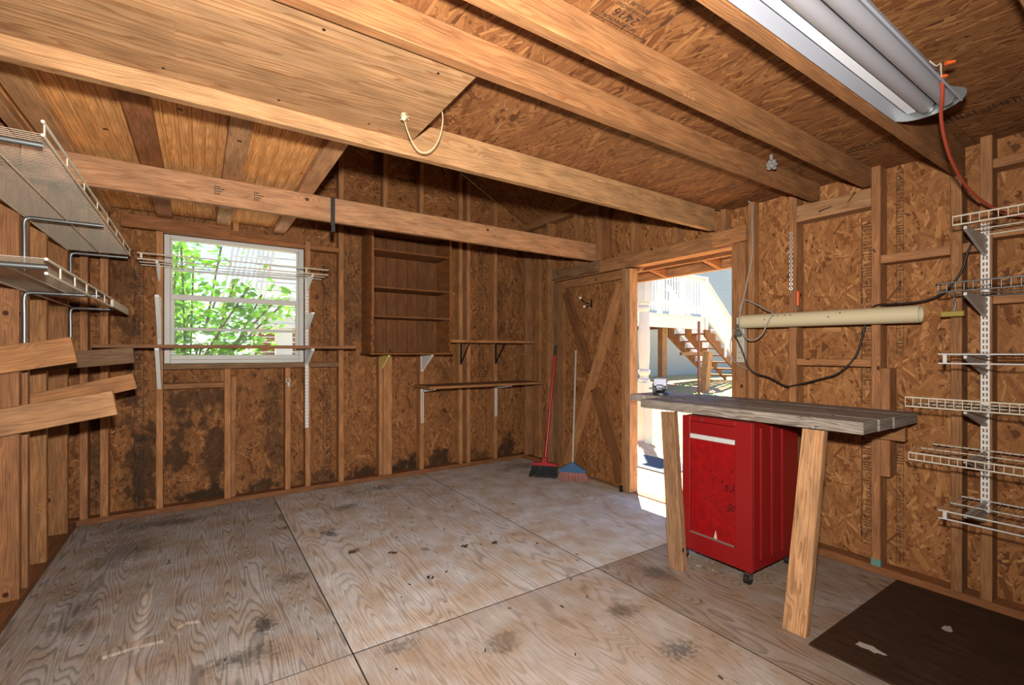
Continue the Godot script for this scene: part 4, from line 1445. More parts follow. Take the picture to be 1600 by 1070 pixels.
	s2.rod(V(2.787, 1.335, -1.288), V(2.787, 1.362, -1.288), 0.0025, 6)
	part("blade", s2, M.steel, sd)
	var lv := thing("hanging_level", "small yellow block hanging on a hook below the wire shelf", "block", V(2.74, 1.27, -0.63))
	var l1 := G()
	l1.box(V(2.728, 1.258, -0.668), V(2.752, 1.282, -0.590), 2, 0.003)
	part("block", l1, M.yellow, lv)
	var l2 := G()
	l2.tube([V(2.74, 1.282, -0.625), V(2.74, 1.31, -0.62), V(2.735, 1.33, -0.625), V(2.735, 1.345, -0.618)], 0.0022, 5)
	part("hook", l2, M.galv, lv)

func build_lamp():
	# unlit fluorescent shop light fixed beside the fourth joist
	var l := thing("shop_light", "unlit white two tube fluorescent shop light against the joist", "lamp", V(1.4, 1.95, -0.52))
	var xa := 0.80
	var xb := 1.985
	var body := G()
	# a folded reflector: section in (z, y), pushed along x
	var bas := Basis(V(0, 0, 1), V(0, 1, 0), V(-1, 0, 0))
	var sec := [Vector2(-0.604, 1.893), Vector2(-0.600, 1.889), Vector2(-0.565, 1.925), Vector2(-0.548, 1.925), Vector2(-0.545, 1.945), Vector2(-0.49, 1.945), Vector2(-0.487, 1.925), Vector2(-0.47, 1.925), Vector2(-0.435, 1.889), Vector2(-0.431, 1.893), Vector2(-0.466, 1.936), Vector2(-0.470, 1.975), Vector2(-0.565, 1.975), Vector2(-0.569, 1.936)]
	body.prism(sec, xb - xa, Transform3D(bas, V(xb, 0, 0)))
	part("reflector", body, M.lamp_grey, l)
	var bal := G()
	bal.prism([Vector2(-0.577, 1.925), Vector2(-0.566, 1.9), Vector2(-0.545, 1.9), Vector2(-0.535, 1.925)], xb - xa - 0.02, Transform3D(bas, V(xb - 0.01, 0, 0)))
	part("ballast_cover", bal, plain(Color(0.812, 0.835, 0.871), 0.35), l)
	for z in [-0.516, -0.466]:
		var t := G()
		t.rod(V(xa + 0.03, 1.903, z), V(xb - 0.028, 1.903, z), 0.0215, 22)
		var tb := part("tube", t, M.lamp_tube, l)
		var cp := G()
		cp.rod(V(xb - 0.028, 1.903, z), V(xb - 0.010, 1.903, z), 0.022, 18)
		part("tube_cap", cp, M.galv, tb)
	for x in [xa, xb - 0.004]:
		var e := G()
		var pl := []
		for i in 17:
			var an := PI + PI * i / 16.0
			pl.append(Vector2(-0.517 + 0.096 * cos(an), 1.912 + 0.038 * sin(an)))
		pl.append(Vector2(-0.423, 1.925))
		pl.append(Vector2(-0.470, 1.955))
		pl.append(Vector2(-0.565, 1.955))
		pl.append(Vector2(-0.603, 1.925))
		e.prism(pl, 0.004, Transform3D(bas, V(x + 0.004, 0, 0)))
		part("end_plate", e, M.galv, l)
	for x in [1.0, 1.8]:
		var hg := G()
		hg.rod(V(x, 1.975, -0.52), V(x, YC, -0.52), 0.004, 6)
		part("hanger", hg, M.galv, l)
	# its lead: white wires, orange connectors, red-orange flex down to the shelf
	var f := thing("lamp_cord", "orange red flex hanging from the shop light to the top wire shelf", "cord", V(2.2, 1.8, -0.47))
	var c := G()
	c.tube([V(1.80, 1.898, -0.436), V(1.86, 1.872, -0.45), V(1.95, 1.85, -0.475), V(2.07, 1.815, -0.495), V(2.22, 1.775, -0.51), V(2.42, 1.73, -0.515), V(2.60, 1.69, -0.495), V(2.72, 1.655, -0.445), V(2.75, 1.645, -0.38)], 0.0050, 8)
	part("flex", c, M.cord_red, f)
	var wg := G()
	wg.tube([V(1.70, 1.918, -0.438), V(1.73, 1.912, -0.432), V(1.745, 1.92, -0.426), V(1.765, 1.91, -0.430), V(1.80, 1.898, -0.436)], 0.002, 5)
	part("wire", wg, M.cream, f)
	for p in [V(1.765, 1.925, -0.420), V(1.785, 1.902, -0.442)]:
		var o := G()
		o.rod(p, p + V(0.016, 0.003, 0.016), 0.0065, 8, 0.004)
		part("wire_nut", o, M.orange, f)

func build_small_things():
	# cord loop through the plywood
	var r := thing("pull_rope", "looped thin rope with a frayed knot on the ceiling plywood", "rope", V(0.66, 1.93, -1.65))
	var g := G()
	g.tube([V(0.60, 1.942, -1.59), V(0.625, 1.925, -1.63), V(0.66, 1.895, -1.665), V(0.70, 1.872, -1.685), V(0.735, 1.875, -1.668), V(0.75, 1.905, -1.62), V(0.738, 1.945, -1.56), V(0.715, 1.965, -1.52)], 0.0022, 6)
	part("cord", g, M.rope, r)
	var k := G()
	k.lathe([[0.0, -0.016], [0.008, -0.012], [0.011, -0.002], [0.008, 0.010], [0.0, 0.014]], 9, Transform3D(Basis(V(1, 0, 0.4).normalized(), 0.5), V(0.600, 1.938, -1.588)))
	for i in 9:
		var a := rng.randf() * TAU
		k.rod(V(0.597, 1.938, -1.575), V(0.597 + cos(a) * 0.014, 1.932 - rng.randf() * 0.012, -1.57 + sin(a) * 0.02), 0.0012, 4)
	part("knot", k, M.rope, r)
	# grey nest in the joist bay
	var n := G()
	for i in 26:
		var p := V(2.235, 1.985, -1.150) + V(rng.randfn(0, 0.010), rng.randfn(0, 0.006), rng.randfn(0, 0.008))
		n.lathe([[0.0, -0.010], [0.009, -0.006], [0.012, 0.0], [0.009, 0.006], [0.0, 0.010]], 7, Transform3D(Basis(V(rng.randf(), rng.randf(), rng.randf() + 0.1).normalized(), rng.randf() * 3.0), p))
	n.rod(V(2.235, 1.99, -1.15), V(2.235, YC, -1.15), 0.008, 6)
	single("wasp_nest", n, plain(Color(0.44, 0.43, 0.42), 0.95), "small grey papery nest under the ceiling deck", "nest", V(2.235, 1.985, -1.15))
	# brooms against the door
	var b := thing("broom", "broom with red handle and black bristles leaning by the door", "broom", V(2.54, 0, -3.28))
	var top := V(2.76, 1.165, -3.395)
	var foot := V(2.53, 0.115, -3.265)
	var h := G()
	h.rod(foot, top.lerp(foot, 0.09), 0.0115, 12)
	part("handle", h, M.broom_red, b)
	var gr := G()
	gr.rod(top.lerp(foot, 0.09), top, 0.0135, 12, 0.010)
	part("grip", gr, M.black, b)
	var al := V(0.66, 0, 0.75).normalized()      # the head's long direction
	var nr := V(-al.z, 0, al.x)
	var hd := G()
	hd.prism([Vector2(-0.115, 0.0), Vector2(0.115, 0.0), Vector2(0.10, 0.02), Vector2(0.02, 0.028), Vector2(0.016, 0.07), Vector2(-0.016, 0.07), Vector2(-0.02, 0.028), Vector2(-0.10, 0.02)], 0.04, Transform3D(Basis(al, V(0, 1, 0), al.cross(V(0, 1, 0))), V(2.53, 0.105, -3.265) - al.cross(V(0, 1, 0)) * 0.02))
	part("head", hd, M.broom_red, b)
	var br := G()
	for i in 420:
		var u := rng.randf_range(-1, 1)
		var w := rng.randf_range(-1, 1)
		var p := V(2.53, 0.107, -3.265) + al * u * 0.11 + nr * w * 0.018
		var e := V(2.53, rng.randf_range(0.0, 0.01), -3.265) + al * (u * 0.125 - 0.015) + nr * w * 0.045
		br.rod(p, e, 0.0026, 3, 0.0016, false)
	part("bristles", br, M.bristle, b, "stuff")
	var b2 := thing("broom", "broom with grey handle, blue head and dusty pink bristles by the door", "broom", V(2.66, 0, -3.02))
	var f2 := V(2.655, 0.12, -3.04)
	var h2 := G()
	h2.rod(f2, V(2.80, 1.12, -3.16), 0.010, 12)
	part("handle", h2, plain(Color(0.553, 0.522, 0.467), 0.5), b2)
	var hd2 := G()
	hd2.prism([Vector2(-0.115, 0.0), Vector2(0.115, 0.0), Vector2(0.112, 0.022), Vector2(0.03, 0.07), Vector2(0.012, 0.085), Vector2(-0.012, 0.085), Vector2(-0.03, 0.07), Vector2(-0.112, 0.022)], 0.034, Transform3D(Basis(al, V(0, 1, 0), al.cross(V(0, 1, 0))), V(2.655, 0.075, -3.04) - al.cross(V(0, 1, 0)) * 0.017))
	part("head", hd2, M.blue, b2)
	var br2 := G()
	for i in 460:
		var u := rng.randf_range(-1, 1)
		var w := rng.randf_range(-1, 1)
		var p := V(2.655, 0.077, -3.04) + al * u * 0.105 + nr * w * 0.015
		var e := V(2.655, rng.randf_range(0.0, 0.012), -3.04) + al * (u * 0.128 + 0.012 + rng.randfn(0, 0.004)) + nr * w * 0.05
		br2.rod(p, e, 0.0026, 3, 0.0018, false)
	part("bristles", br2, M.pink, b2, "stuff")
	# sweepings
	var d := G()
	for i in 90:
		var a := rng.randf() * TAU
		var rr := sqrt(rng.randf()) * 0.07
		var p := V(2.416 + cos(a) * rr * 1.1, 0.0, -2.70 + sin(a) * rr)
		var s := rng.randf_range(0.002, 0.009)
		d.box(V(-s, 0.0004, -s * 0.5), V(s, s * rng.randf_range(0.3, 0.9), s * 0.5), 0, 0.0, Transform3D(Basis(V(0, 1, 0), rng.randf() * 6.0), p))
	var o := single("sweepings", d, M.debris, "small heap of pale sweepings on the floor by the brooms", "debris", V(2.416, 0, -2.70))
	o.set_meta("kind", "stuff")
	var d2 := G()
	for i in 22:
		var p := V(2.20 + rng.randf_range(-0.07, 0.10), 0.0, -1.50 + rng.randf_range(-0.1, 0.12))
		var s := rng.randf_range(0.002, 0.008)
		d2.box(V(-s, 0.0004, -s * 0.6), V(s, s * rng.randf_range(0.4, 0.9), s * 0.6), 0, 0.0, Transform3D(Basis(V(0, 1, 0), rng.randf() * 6.0), p))
	var o2 := single("litter", d2, M.debris, "scraps of pale litter under the red cabinet", "debris", V(2.21, 0, -1.5))
	o2.set_meta("kind", "stuff")
	# dead leaves and splinters lying about
	var lf := G()
	for i in 60:
		var p := V(rng.randf_range(-0.4, 2.1), 0.0, rng.randf_range(-3.6, -0.9))
		var s := rng.randf_range(0.003, 0.011)
		lf.box(V(-s, 0.0003, -s * 0.35), V(s, s * 0.35, s * 0.35), 0, 0.0, Transform3D(Basis(V(0, 1, 0), rng.randf() * 6.0), p))
	for q in [V(0.70, 0, -2.62), V(0.88, 0, -2.49), V(1.25, 0, -2.35), V(0.93, 0, -2.12), V(1.42, 0, -2.3)]:
		for j in 4:
			var p := q as Vector3 + V(rng.randfn(0, 0.008), 0, rng.randfn(0, 0.008))
			lf.box(V(-0.010, 0.0004, -0.004), V(0.010, 0.006, 0.004), 0, 0.0, Transform3D(Basis(V(0, 1, 0), rng.randf() * 6.0), p))
	var o3 := single("floor_grit", lf, plain(Color(0.239, 0.184, 0.141), 0.9), "dark crumbs and dead leaf bits scattered on the floor", "debris", V(0.8, 0, -2.4))
	o3.set_meta("kind", "stuff")

# ---- outside the door: camera directions turned into places
func at(px: float, py: float, depth: float) -> Vector3:
	var yaw := deg_to_rad(33.75)
	var f := V(sin(yaw), 0, -cos(yaw))
	var r := V(cos(yaw), 0, sin(yaw))
	return V(0, CAM_H, 0) + (f + r * ((px - 800.0) / 730.0) + V(0, (550.0 - py) / 730.0, 0)) * depth

func ground_y(p: Vector3) -> float:
	var d := p.x * sin(deg_to_rad(33.75)) - p.z * cos(deg_to_rad(33.75))
	return -0.14 + clampf((d - 5.0) / 7.0, 0.0, 1.0) * 0.42

func build_outside_door():
	var g := G()
	var n := 48
	for i in n:
		for j in n:
			var q := []
			for e in [[0, 0], [1, 0], [1, 1], [0, 1]]:
				var p := V(-22.0 + 50.0 * (i + e[0]) / n, 0, -34.0 + 50.0 * (j + e[1]) / n)
				p.y = ground_y(p)
				if p.x > -1.0 and p.x < 3.2 and p.z > -4.4 and p.z < 1.2:
					p.y = -0.17
				q.append(p)
			var u := func(p: Vector3) -> Vector2: return Vector2(p.x, p.z) / 4.0
			g.tri(q[0], q[1], q[2], Vector3.UP, Vector3.UP, Vector3.UP, u.call(q[0]), u.call(q[1]), u.call(q[2]))
			g.tri(q[0], q[2], q[3], Vector3.UP, Vector3.UP, Vector3.UP, u.call(q[0]), u.call(q[2]), u.call(q[3]))
	var gr := thing("ground", "dirt yard with patches of grass outside", "ground", Vector3.ZERO, "", "structure")
	part("soil", g, M.ground, gr)
	# porch floor and door step, lengthened out of view to bounce sunlight indoors
	var pf := thing("porch_floor", "pale plank landing outside the doorway, lengthened unseen to bounce light", "landing", V(3.6, -0.03, -2.7))
	for k in 8:
		lumber("plank", V(2.93 + k * 0.142, -0.06, -4.3), V(2.93 + k * 0.142 + 0.139, -0.022, 0.9), 2, Color(1.05, 1.08, 1.15), pf)
	var st := thing("porch_step", "pale plywood sheet lying beyond the dark doormat", "board", V(4.35, -0.06, -3.7))
	var sg := G(Color(1.0, 0.97, 0.93))
	sg.box(V(4.10, -0.085, -4.5), V(4.67, -0.045, 0.6), 2, 0.003)
	part("sheet", sg, M.ply, st)
	var mg := G()
	mg.box(V(3.55, -0.021, -3.62), V(4.02, -0.008, -2.75), 2, 0.003)
	single("doormat", mg, M.mat_dark, "dark blue grey doormat on the landing outside", "doormat", V(3.78, -0.02, -3.2))
	# small awning over the doorway
	var aw := thing("door_awning", "brown boarded awning above the doorway outside", "awning", V(3.1, 1.8, -2.5))
	lumber("ledger", V(2.915, 1.745, -3.9), V(2.953, 1.835, -1.2), 2, T_BROWN, aw)
	lumber("fascia", V(3.20, 1.715, -3.95), V(3.238, 1.790, -1.2), 2, T_PALE, aw)
	for z in [-3.35, -2.93, -2.50, -2.02, -1.55]:
		var lg := G(T_BROWN * 1.1)
		lg.bar(V(2.954, 1.80, z), V(3.199, 1.752, z), 0.036, 0.07, V(0, 0, 1))
		part("lookout", lg, M.lumber, aw)
	var og := G(Color(0.8, 0.65, 0.5))
	og.us = 1.22
	og.vs = 1.22
	og.bar(V(2.915, 1.858, -2.55), V(3.26, 1.800, -2.55), 2.75, 0.012, V(0, 0, 1))
	part("awning_deck", og, M.osb, aw)
	# turned porch post
	var tp := thing("turned_post", "white turned wooden porch post beside the landing", "post", V(4.76, -0.14, -4.06))
	var t := Transform3D(Basis(Vector3.UP, 0.0), V(4.76, 0, -4.06))
	var pg := G()
	pg.box(V(-0.075, -0.14, -0.075), V(0.075, 0.72, 0.075), 1, 0.006, t)
	pg.lathe([[0.072, 0.72], [0.078, 0.745], [0.06, 0.77], [0.052, 0.80], [0.075, 0.83], [0.078, 0.86], [0.06, 0.885], [0.064, 0.95], [0.074, 1.15], [0.073, 1.35], [0.064, 1.55], [0.058, 1.62], [0.076, 1.65], [0.078, 1.68], [0.06, 1.70], [0.076, 1.73], [0.072, 1.75]], 20, t)
	pg.box(V(-0.075, 1.75, -0.075), V(0.075, 2.65, 0.075), 1, 0.006, t)
	part("shaft", pg, M.post_paint, tp)
	var pc := G()
	pc.box(V(-0.11, 2.65, -0.11), V(0.11, 2.70, 0.11), 1, 0.006, t)
	part("cap", pc, M.post_paint, tp)
	# ---- raised deck with railing and stairs
	var a := at(1000, 512, 10.4)
	var b := at(1101, 516, 12.1)
	a.y = 0.0
	b.y = 0.0
	var u := (b - a).normalized()                    # along the deck edge, to the right
	var w := V(u.z, 0, -u.x)                         # away from the camera
	if w.dot(V(sin(0.589), 0, -cos(0.589))) < 0: w = -w
	var a0 := a - u * 3.0
	var yb := 1.68
	var yf := 2.00
	var dk := thing("raised_deck", "white railed raised wooden deck of the house outside", "deck", V(a.x, 0.2, a.z))
	var ln := (b - a0).length()
	var T := Transform3D(Basis(u, V(0, 1, 0), u.cross(V(0, 1, 0))), a0)
	var zs := 1.0 if u.cross(V(0, 1, 0)).dot(w) > 0 else -1.0
	var fg := G()
	fg.box(V(0, yb, -0.03), V(ln, yf - 0.03, 0.03), 0, 0.004, T)
	part("fascia", fg, M.deck_white, dk)
	var dg := G()
	dg.box(V(0, yf - 0.03, minf(0.0, zs * 3.2) - 0.05), V(ln, yf, maxf(0.0, zs * 3.2) + 0.05), 0, 0.004, T)
	part("deck_floor", dg, M.deck_white, dk)
	for k in 12:
		var jg := G(T_BROWN * 1.25)
		var jx := ln - 0.15 - k * 0.41
		if jx < 0: break
		jg.box(V(jx - 0.02, yb + 0.06, minf(0.05 * zs, zs * 3.1)), V(jx + 0.02, yf - 0.031, maxf(0.05 * zs, zs * 3.1)), 2, 0.003, T)
		part("deck_joist", jg, M.lumber, dk)
	var rg := G()
	rg.box(V(0, yf + 0.98, -0.05), V(ln, yf + 1.03, 0.05), 0, 0.005, T)
	rg.box(V(0, yf + 0.90, -0.02), V(ln, yf + 0.98, 0.02), 0, 0.005, T)
	rg.box(V(0, yf + 0.18, -0.02), V(ln, yf + 0.25, 0.02), 0, 0.005, T)
	part("rail", rg, M.deck_white, dk)
	var bx := ln - 0.14
	var kk := 0
	while bx > 0.0:
		var bg := G()
		if kk % 8 == 0 and kk > 0:
			bg.box(V(bx - 0.045, yf - 0.02, -0.045), V(bx + 0.045, yf + 1.0, 0.045), 1, 0.005, T)
			part("rail_post", bg, M.deck_white, dk)
		else:
			bg.box(V(bx - 0.017, yf + 0.08, -0.055), V(bx + 0.017, yf + 0.97, -0.021), 1, 0.003, T)
			part("baluster", bg, M.deck_white, dk)
		bx -= 0.115
		kk += 1
	var cp := G()
	cp.box(V(ln - 0.06, yb, -0.065), V(ln + 0.07, yf + 1.04, 0.065), 1, 0.006, T)
	part("rail_post", cp, M.deck_white, dk)
	# posts below: a doubled timber and a leaning one, a rusty pipe
	var p1 := at(1035, 596, 11.6)
	var gy := 0.36
	lumber("post", V(p1.x - 0.09, gy - 0.3, p1.z - 0.07), V(p1.x + 0.09, yb + 0.2, p1.z + 0.07), 1, T_PALE * 1.05, dk)
	var p2 := at(1100, 606, 10.6)
	var pg2 := G(T_PALE)
	var p3 := at(1106, 552, 10.6)
	pg2.bar(V(p2.x, 0.15, p2.z), V(p3.x, 1.12, p3.z), 0.15, 0.15, V(1, 0, 0))
	part("post", pg2, M.lumber, dk)
	var pp := at(1092, 610, 10.3)
	var rp := G()
	rp.rod(V(pp.x, 0.1, pp.z), V(pp.x, yb + 0.1, pp.z), 0.028, 10)
	part("steel_prop", rp, plain(Color(0.478, 0.290, 0.251), 0.7, 0.2), dk)
	# ---- stairs going down along the deck edge
	var stn := thing("deck_stairs", "wooden stairs with white railing leading down from the deck", "stairs", V(b.x, 0.3, b.z))
	var n_st := 9
	var run := 0.27
	var rise := (yf - 0.25) / n_st
	var S := Transform3D(T.basis, V(b.x, 0, b.z) + u * 0.02)
	for k in n_st - 1:
		var x0 := run * k
		var y := yf - rise * (k + 1)
		var tg := G(T_BROWN * 1.3)
		tg.box(V(x0, y - 0.035, minf(zs * 0.05, zs * 1.05)), V(x0 + run + 0.03, y, maxf(zs * 0.05, zs * 1.05)), 2, 0.004, S)
		part("tread", tg, M.lumber, stn)
	for zz in [0.02, 0.55, 1.08]:
		var sg2 := G(T_BROWN * 1.1 if zz == 0.02 else T_ORANGE)
		var sl := Vector2(run, -rise).normalized()
		var pts := []
		for k in n_st - 1:
			pts.append(Vector2(run * k, yf - rise * (k + 1) - 0.036))
			pts.append(Vector2(run * (k + 1), yf - rise * (k + 1) - 0.036))
		var last: Vector2 = pts[-1]
		pts.append(last + Vector2(0.0, -0.16))
		pts.append(Vector2(0.0, yf - rise - 0.036 - 0.26))
		sg2.prism(pts, 0.04, Transform3D(S.basis, S * V(0, 0, zs * zz - 0.02)))
		part("stringer", sg2, M.lumber, stn)
	var crs := G(T_PALE)
	crs.box(V(-0.65, 1.02, zs * 0.3 - 0.03), V(0.55, 1.10, zs * 0.3 + 0.03), 0, 0.004, S)
	part("cross_brace", crs, M.lumber, stn)
	for zz in [-0.01, 1.1]:
		var rl := G()
		var r0: Vector3 = S * V(0.03, yf + 0.95, zs * zz)
		var r1: Vector3 = S * V(run * 8, yf - rise * 8 + 0.95, zs * zz)
		rl.bar(r0, r1, 0.09, 0.045, w)
		var r2: Vector3 = S * V(0.03, yf + 0.88, zs * zz)
		var r3: Vector3 = S * V(run * 8, yf - rise * 8 + 0.88, zs * zz)
		rl.bar(r2, r3, 0.035, 0.08, w)
		rl.bar(S * V(0.03, yf + 0.06, zs * zz), S * V(run * 8, yf - rise * 8 + 0.06, zs * zz), 0.035, 0.09, w)
		part("hand_rail", rl, M.deck_white, stn)
		var xx := 0.12
		while xx < run * 8:
			var yy := yf - rise * xx / run
			var bg := G()
			var wide := 0.05 if absf(xx - 1.02) < 0.03 else 0.017
			bg.box(V(xx - wide, yy + (0.06 if wide < 0.03 else -0.3), zs * zz - 0.02), V(xx + wide, yy + 0.9, zs * zz + 0.02), 1, 0.003, S)
			part("baluster" if wide < 0.03 else "newel_post", bg, M.deck_white, stn)
			xx += 0.1
	# ---- house behind the deck: block wall below, siding above
	var hs := thing("house", "grey blue sided house with white trimmed window behind the deck", "house", V(b.x, 0.2, b.z))
	var H := Transform3D(T.basis, a0 + w * 3.25)
	var bw := G()
	bw.box(V(-1.4, -0.3, -0.1), V(ln + 9.0, yf - 0.05, 0.1), 0, 0.01, H)
	part("basement_wall", bw, plain(Color(0.639, 0.639, 0.580), 0.9), hs)
	var vn := G()
	vn.box(V(ln - 4.1, yf - 0.72, -0.13), V(ln - 3.6, yf - 0.4, 0.13), 0, 0.01, H)
	part("vent", vn, plain(Color(0.333, 0.314, 0.247), 0.8), hs)
	var tl := G()
	tl.prism([Vector2(ln - 1.05, 0.2), Vector2(ln - 0.1, 0.2), Vector2(ln - 0.1, 1.1), Vector2(ln - 1.3, 1.5)], 0.02, Transform3D(H.basis, H * V(0, 0, -zs * 0.35)))
	part("leaning_board", tl, plain(Color(0.498, 0.651, 0.635), 0.7), hs)
	for k in 26:
		var sd := G()
		var y0 := yf + k * 0.15
		var tt := Transform3D(H.basis * Basis(V(1, 0, 0), zs * 0.06), H * V(0, y0, 0))
		sd.box(V(-1.4, 0.0, -0.012), V(ln + 12.0, 0.165, 0.012), 0, 0.003, tt)
		part("siding_board", sd, M.siding, hs)
	var wl := at(1112, 420, 15.6)
	var wx := (wl - H.origin).dot(u)
	var wf := G()
	for r in [[-0.62, -0.50, 0.0, 1.5], [0.50, 0.62, 0.0, 1.5], [-0.68, 0.68, -0.14, 0.0], [-0.66, 0.66, 1.5, 1.64], [-0.5, 0.5, 0.73, 0.77], [-0.02, 0.02, 0.0, 1.5], [-0.5, 0.5, 0.36, 0.39], [-0.5, 0.5, 1.1, 1.13]]:
		wf.box(V(wx + r[0], yf + 0.95 + r[2], -0.07), V(wx + r[1], yf + 0.95 + r[3], 0.07), 0, 0.004, H)
	var win := part("window", wf, M.white, hs)
	var pn := G()
	pn.box(V(wx - 0.5, yf + 0.95, -0.04), V(wx + 0.5, yf + 2.45, 0.04), 0, 0.0, H)
	part("pane", pn, M.pane_dark, win)
	# grass and weeds by the stairs
	var gs := G()
	for i in 2600:
		var px := rng.randf_range(1040, 1165)
		var dp := rng.randf_range(7.0, 10.0)
		var p := at(px, 560, dp)
		p.y = ground_y(p)
		if rng.randf() > smoothstep(1055.0, 1120.0, px): continue
		var hh := rng.randf_range(0.03, 0.11)
		var d2 := V(rng.randfn(0, 0.03), hh, rng.randfn(0, 0.03))
		var sd2 := V(rng.randfn(0, 1), 0, rng.randfn(0, 1)).normalized() * 0.007
		gs.col = Color(0.6, 0.8, 0.45) * rng.randf_range(0.6, 1.2)
		gs.tri(p - sd2, p + sd2, p + d2, Vector3.UP, Vector3.UP, Vector3.UP, Vector2.ZERO, Vector2.ZERO, Vector2.ZERO)
	var go := single("grass", gs, M.leaf, "sunlit green grass in front of the stairs", "grass", at(1120, 600, 10.0) * V(1, 0, 1))
	go.set_meta("kind", "stuff")

func leaf_mesh(g: Geo, t: Transform3D, s: float, c: Color):
	g.col = c
	var a: Vector3 = t * V(0, 0, 0)
	var b: Vector3 = t * V(s * 0.32, s * 0.05, s * 0.42)
	var d: Vector3 = t * V(0, 0, s)
	var e: Vector3 = t * V(-s * 0.32, s * 0.05, s * 0.42)
	var n1: Vector3 = (t.basis * V(-0.2, 1, 0)).normalized()
	var n2: Vector3 = (t.basis * V(0.2, 1, 0)).normalized()
	g.tri(a, b, d, n1, n1, n1, Vector2.ZERO, Vector2(1, 0), Vector2(1, 1))
	g.tri(a, d, e, n2, n2, n2, Vector2.ZERO, Vector2(1, 1), Vector2(0, 1))

func build_outside_window():
	# leafy bush close behind the window
	var bu := thing("bush", "leafy green bush growing close outside the window", "bush", V(0.0, -0.018, -6.0))
	var st := G()
	var tips := []
	for i in 26:
		var a := rng.randf() * TAU
		var tip := V(cos(a) * rng.randf_range(0.2, 0.8) - 0.42, rng.randf_range(0.9, 2.6), -6.1 + sin(a) * rng.randf_range(0.1, 0.75))
		if i < 5:
			tip = V(0.30 + i * 0.13, 1.80 - i * 0.06 + rng.randf() * 0.15, -5.75 + rng.randf() * 0.3)
		var root := V(-0.25 + rng.randfn(0, 0.06), 0.004, -6.1 + rng.randfn(0, 0.06))
		st.tube([root, root.lerp(tip, 0.4) + V(rng.randfn(0, 0.06), 0.15, 0), tip], 0.010, 5, 4)
		tips.append([root, tip])
	part("branches", st, M.bark, bu)
	var fol := G()
	var lm := Geo.new()
	leaf_mesh(lm, Transform3D.IDENTITY, 0.11, Color(1, 1, 1))
	var shapes := []
	for k in 4:
		var g := Geo.new()
		leaf_mesh(g, Transform3D.IDENTITY, 0.10, Color(0.75 + k * 0.14, 0.9 + k * 0.08, 0.7))
		shapes.append(g.mesh(Vector3.ZERO))
	var made := 0
	for i in 3600:
		var tr: Array = tips[rng.randi() % tips.size()]
		var q: Vector3 = tr[0].lerp(tr[1], sqrt(rng.randf_range(0.12, 1.0)))
		q += V(rng.randfn(0, 0.12), rng.randfn(0, 0.11), rng.randfn(0, 0.12))
		if q.z > -4.6 or q.y < 0.0: continue
		var bs := Basis(V(rng.randfn(0, 1), rng.randfn(0, 0.5), rng.randfn(0, 1)).normalized(), rng.randfn(0, 0.7)) * Basis(Vector3.UP, rng.randf() * TAU)
		if made < 280 and q.z > -5.95 and q.y > 0.9 and q.y < 2.4:
			var o := MeshInstance3D.new()
			o.name = "leaf"
			o.mesh = shapes[made % 4]
			o.material_override = M.leaf
			o.transform = Transform3D(bs.scaled(Vector3.ONE * rng.randf_range(0.8, 1.3)), q - V(0.0, -0.018, -6.0))
			bu.add_child(o, true)
			made += 1
		else:
			leaf_mesh(fol, Transform3D(bs, q), rng.randf_range(0.07, 0.13), Color(0.8, 0.95, 0.7) * rng.randf_range(0.7, 1.25))
	part("foliage", fol, M.leaf, bu, "stuff")
	# neighbouring white building with porch post and brick wall
	var h := thing("neighbour_house", "pale house corner with white porch post seen through the window", "house", V(1.6, -0.14, -10.0))
	for k in 22:
		var s := G()
		s.box(V(0.80, 1.60 + k * 0.14, -9.02), V(3.2, 1.755 + k * 0.14, -8.99), 0, 0.003, Transform3D.IDENTITY)
		part("siding_board", s, plain(Color(0.875, 0.902, 0.918), 0.7), h) if k > 0 else part("trim_board", s, M.white, h)
	var soff := G()
	soff.box(V(0.76, 1.52, -11.5), V(3.2, 1.60, -8.97), 0, 0.004)
	part("porch_beam", soff, M.white, h)
	var col := G()
	col.box(V(1.10, -0.02, -9.2), V(1.36, 1.519, -9.0), 1, 0.01)
	part("porch_post", col, M.white, h)
	for k in 15:
		var w := G(T_ORANGE * rng.randf_range(0.8, 1.1))
		w.box(V(0.95, -0.1 + k * 0.11, -11.6), V(3.4, k * 0.11, -11.5), 0, 0.006)
		part("cedar_board", w, M.lumber, h)
	var pv := G()  # pad spread out of view towards the shed to bounce sunlight inside
	pv.box(V(-2.5, -0.13, -9.3), V(2.6, -0.02, -4.75), 0, 0.01)
	single("bounce_concrete_pad", pv, M.concrete, "pale concrete pad by the neighbouring house, enlarged unseen to bounce daylight", "paving", V(0.3, -0.13, -8.5))
	var bw := thing("sliding_board", "white board propped sideways below the neighbouring porch", "board", V(0.9, 0, -8.7))
	var bb := G()
	bb.prism([Vector2(0.35, 0.0), Vector2(1.3, 0.0), Vector2(1.3, 1.0), Vector2(0.75, 1.0)], 0.03, Transform3D(Basis.IDENTITY, V(0, 0, -8.75)))
	part("sheet", bb, M.white, bw)
	# leaning white slatted panel behind the bush
	var lt := thing("slat_panel", "white slatted panel leaning behind the bush outside", "fence panel", V(0.4, 0, -8.2))
	for k in 9:
		var s := G()
		var x := 0.22 + k * 0.07
		s.bar(V(x - 0.30, 0.0, -8.0), V(x + 0.22, 2.75, -8.5), 0.035, 0.02, V(1, 0, 0))
		part("slat", s, M.white, lt)
	for r in [0.9, 2.6]:
		var s := G()
		var f: float = (r + 0.02) / 2.77
		s.bar(V(-0.12 + 0.52 * f, r, -8.03 - 0.5 * f), V(0.52 + 0.52 * f, r, -8.03 - 0.5 * f), 0.05, 0.02, V(0, 0, 1))
		part("slat_rail", s, M.white, lt)
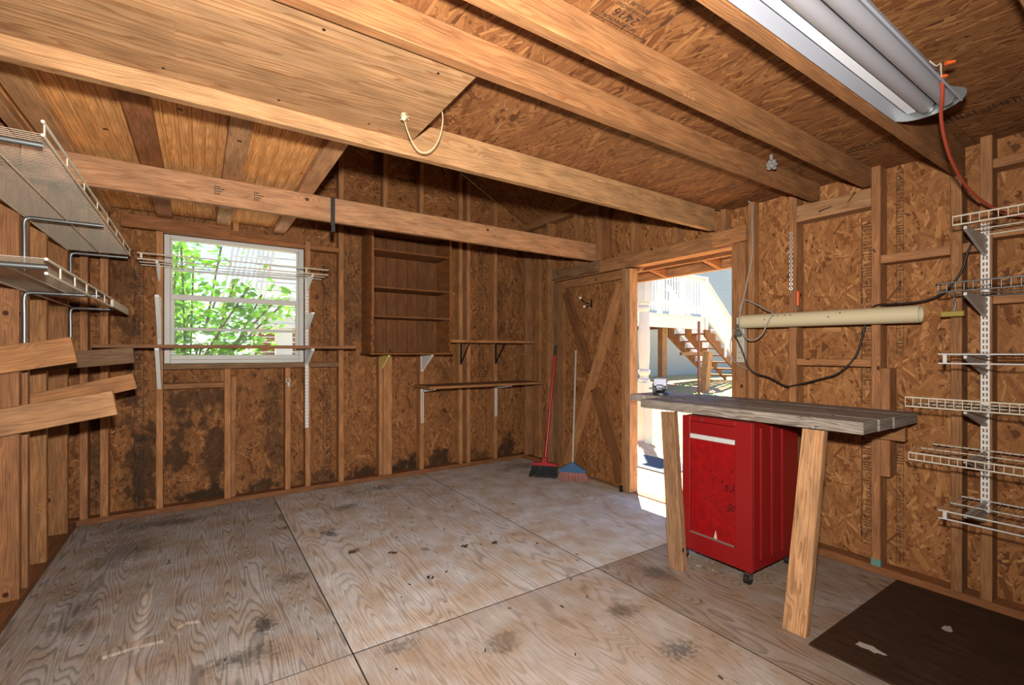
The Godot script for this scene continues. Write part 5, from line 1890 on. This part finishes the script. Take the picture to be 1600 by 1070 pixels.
	# unseen tree added right of the window so its crown shades the glass
	var yt := thing("added_shade_tree", "added unseen tree right of the window to keep sun off the glass", "tree", V(2.75, -0.14, -6.0))
	var yg := G()
	yg.tube([V(2.75, -0.14, -6.0), V(2.4, 1.4, -5.9), V(1.9, 2.6, -5.6), V(1.45, 3.8, -5.3)], 0.05, 8)
	for i in 14:
		var a := rng.randf() * TAU
		yg.tube([V(1.9, 2.6, -5.6), V(1.5 + cos(a) * 0.5, 3.2 + rng.randf() * 0.5, -5.35 + sin(a) * 0.35), V(1.4 + cos(a) * 1.2, 3.3 + rng.randf() * 1.0, -5.3 + sin(a) * 0.75)], 0.014, 5, 3)
	part("trunk", yg, M.bark, yt)
	var yf2 := G()
	for i in 4200:
		var d := V(rng.randfn(0, 1), rng.randfn(0, 1), rng.randfn(0, 1)).normalized() * pow(rng.randf(), 0.4)
		var q := V(1.35, 3.55, -5.35) + d * V(1.35, 0.95, 0.85)
		leaf_mesh(yf2, Transform3D(Basis(V(rng.randfn(0, 1), 0, rng.randfn(0, 1)).normalized(), rng.randfn(0, 0.7)) * Basis(Vector3.UP, rng.randf() * TAU), q), rng.randf_range(0.10, 0.17), Color(0.8, 0.95, 0.6) * rng.randf_range(0.7, 1.2))
	part("foliage", yf2, M.leaf, yt, "stuff")
	# trees beyond
	for k in 3:
		var p: Vector3 = [V(-1.3, 0.0, -11.0), V(-1.2, 0.0, -15.0), V(-4.4, 0.0, -13.0)][k]
		var t := thing("tree", ["bushy tree behind the bush, leftmost in the window", "bushy tree farther back in the middle of the window", "bushy tree hidden at the window's left edge"][k], "tree", p)
		var tk := G()
		tk.rod(p, p + V(0, 2.0, 0), 0.09, 8, 0.05)
		part("trunk", tk, M.bark, t)
		var f := G()
		for i in 2600:
			var d := V(rng.randfn(0, 1), rng.randfn(0, 1), rng.randfn(0, 1)).normalized() * pow(rng.randf(), 0.4)
			var q := p + V(0, 2.3, 0) + d * V(1.3, 1.5, 1.2)
			leaf_mesh(f, Transform3D(Basis(V(rng.randfn(0, 1), 0, rng.randfn(0, 1)).normalized(), rng.randfn(0, 0.8)) * Basis(Vector3.UP, rng.randf() * TAU), q), rng.randf_range(0.12, 0.2), Color(0.75, 0.9, 0.6) * rng.randf_range(0.7, 1.2))
		part("foliage", f, M.leaf, t, "stuff")
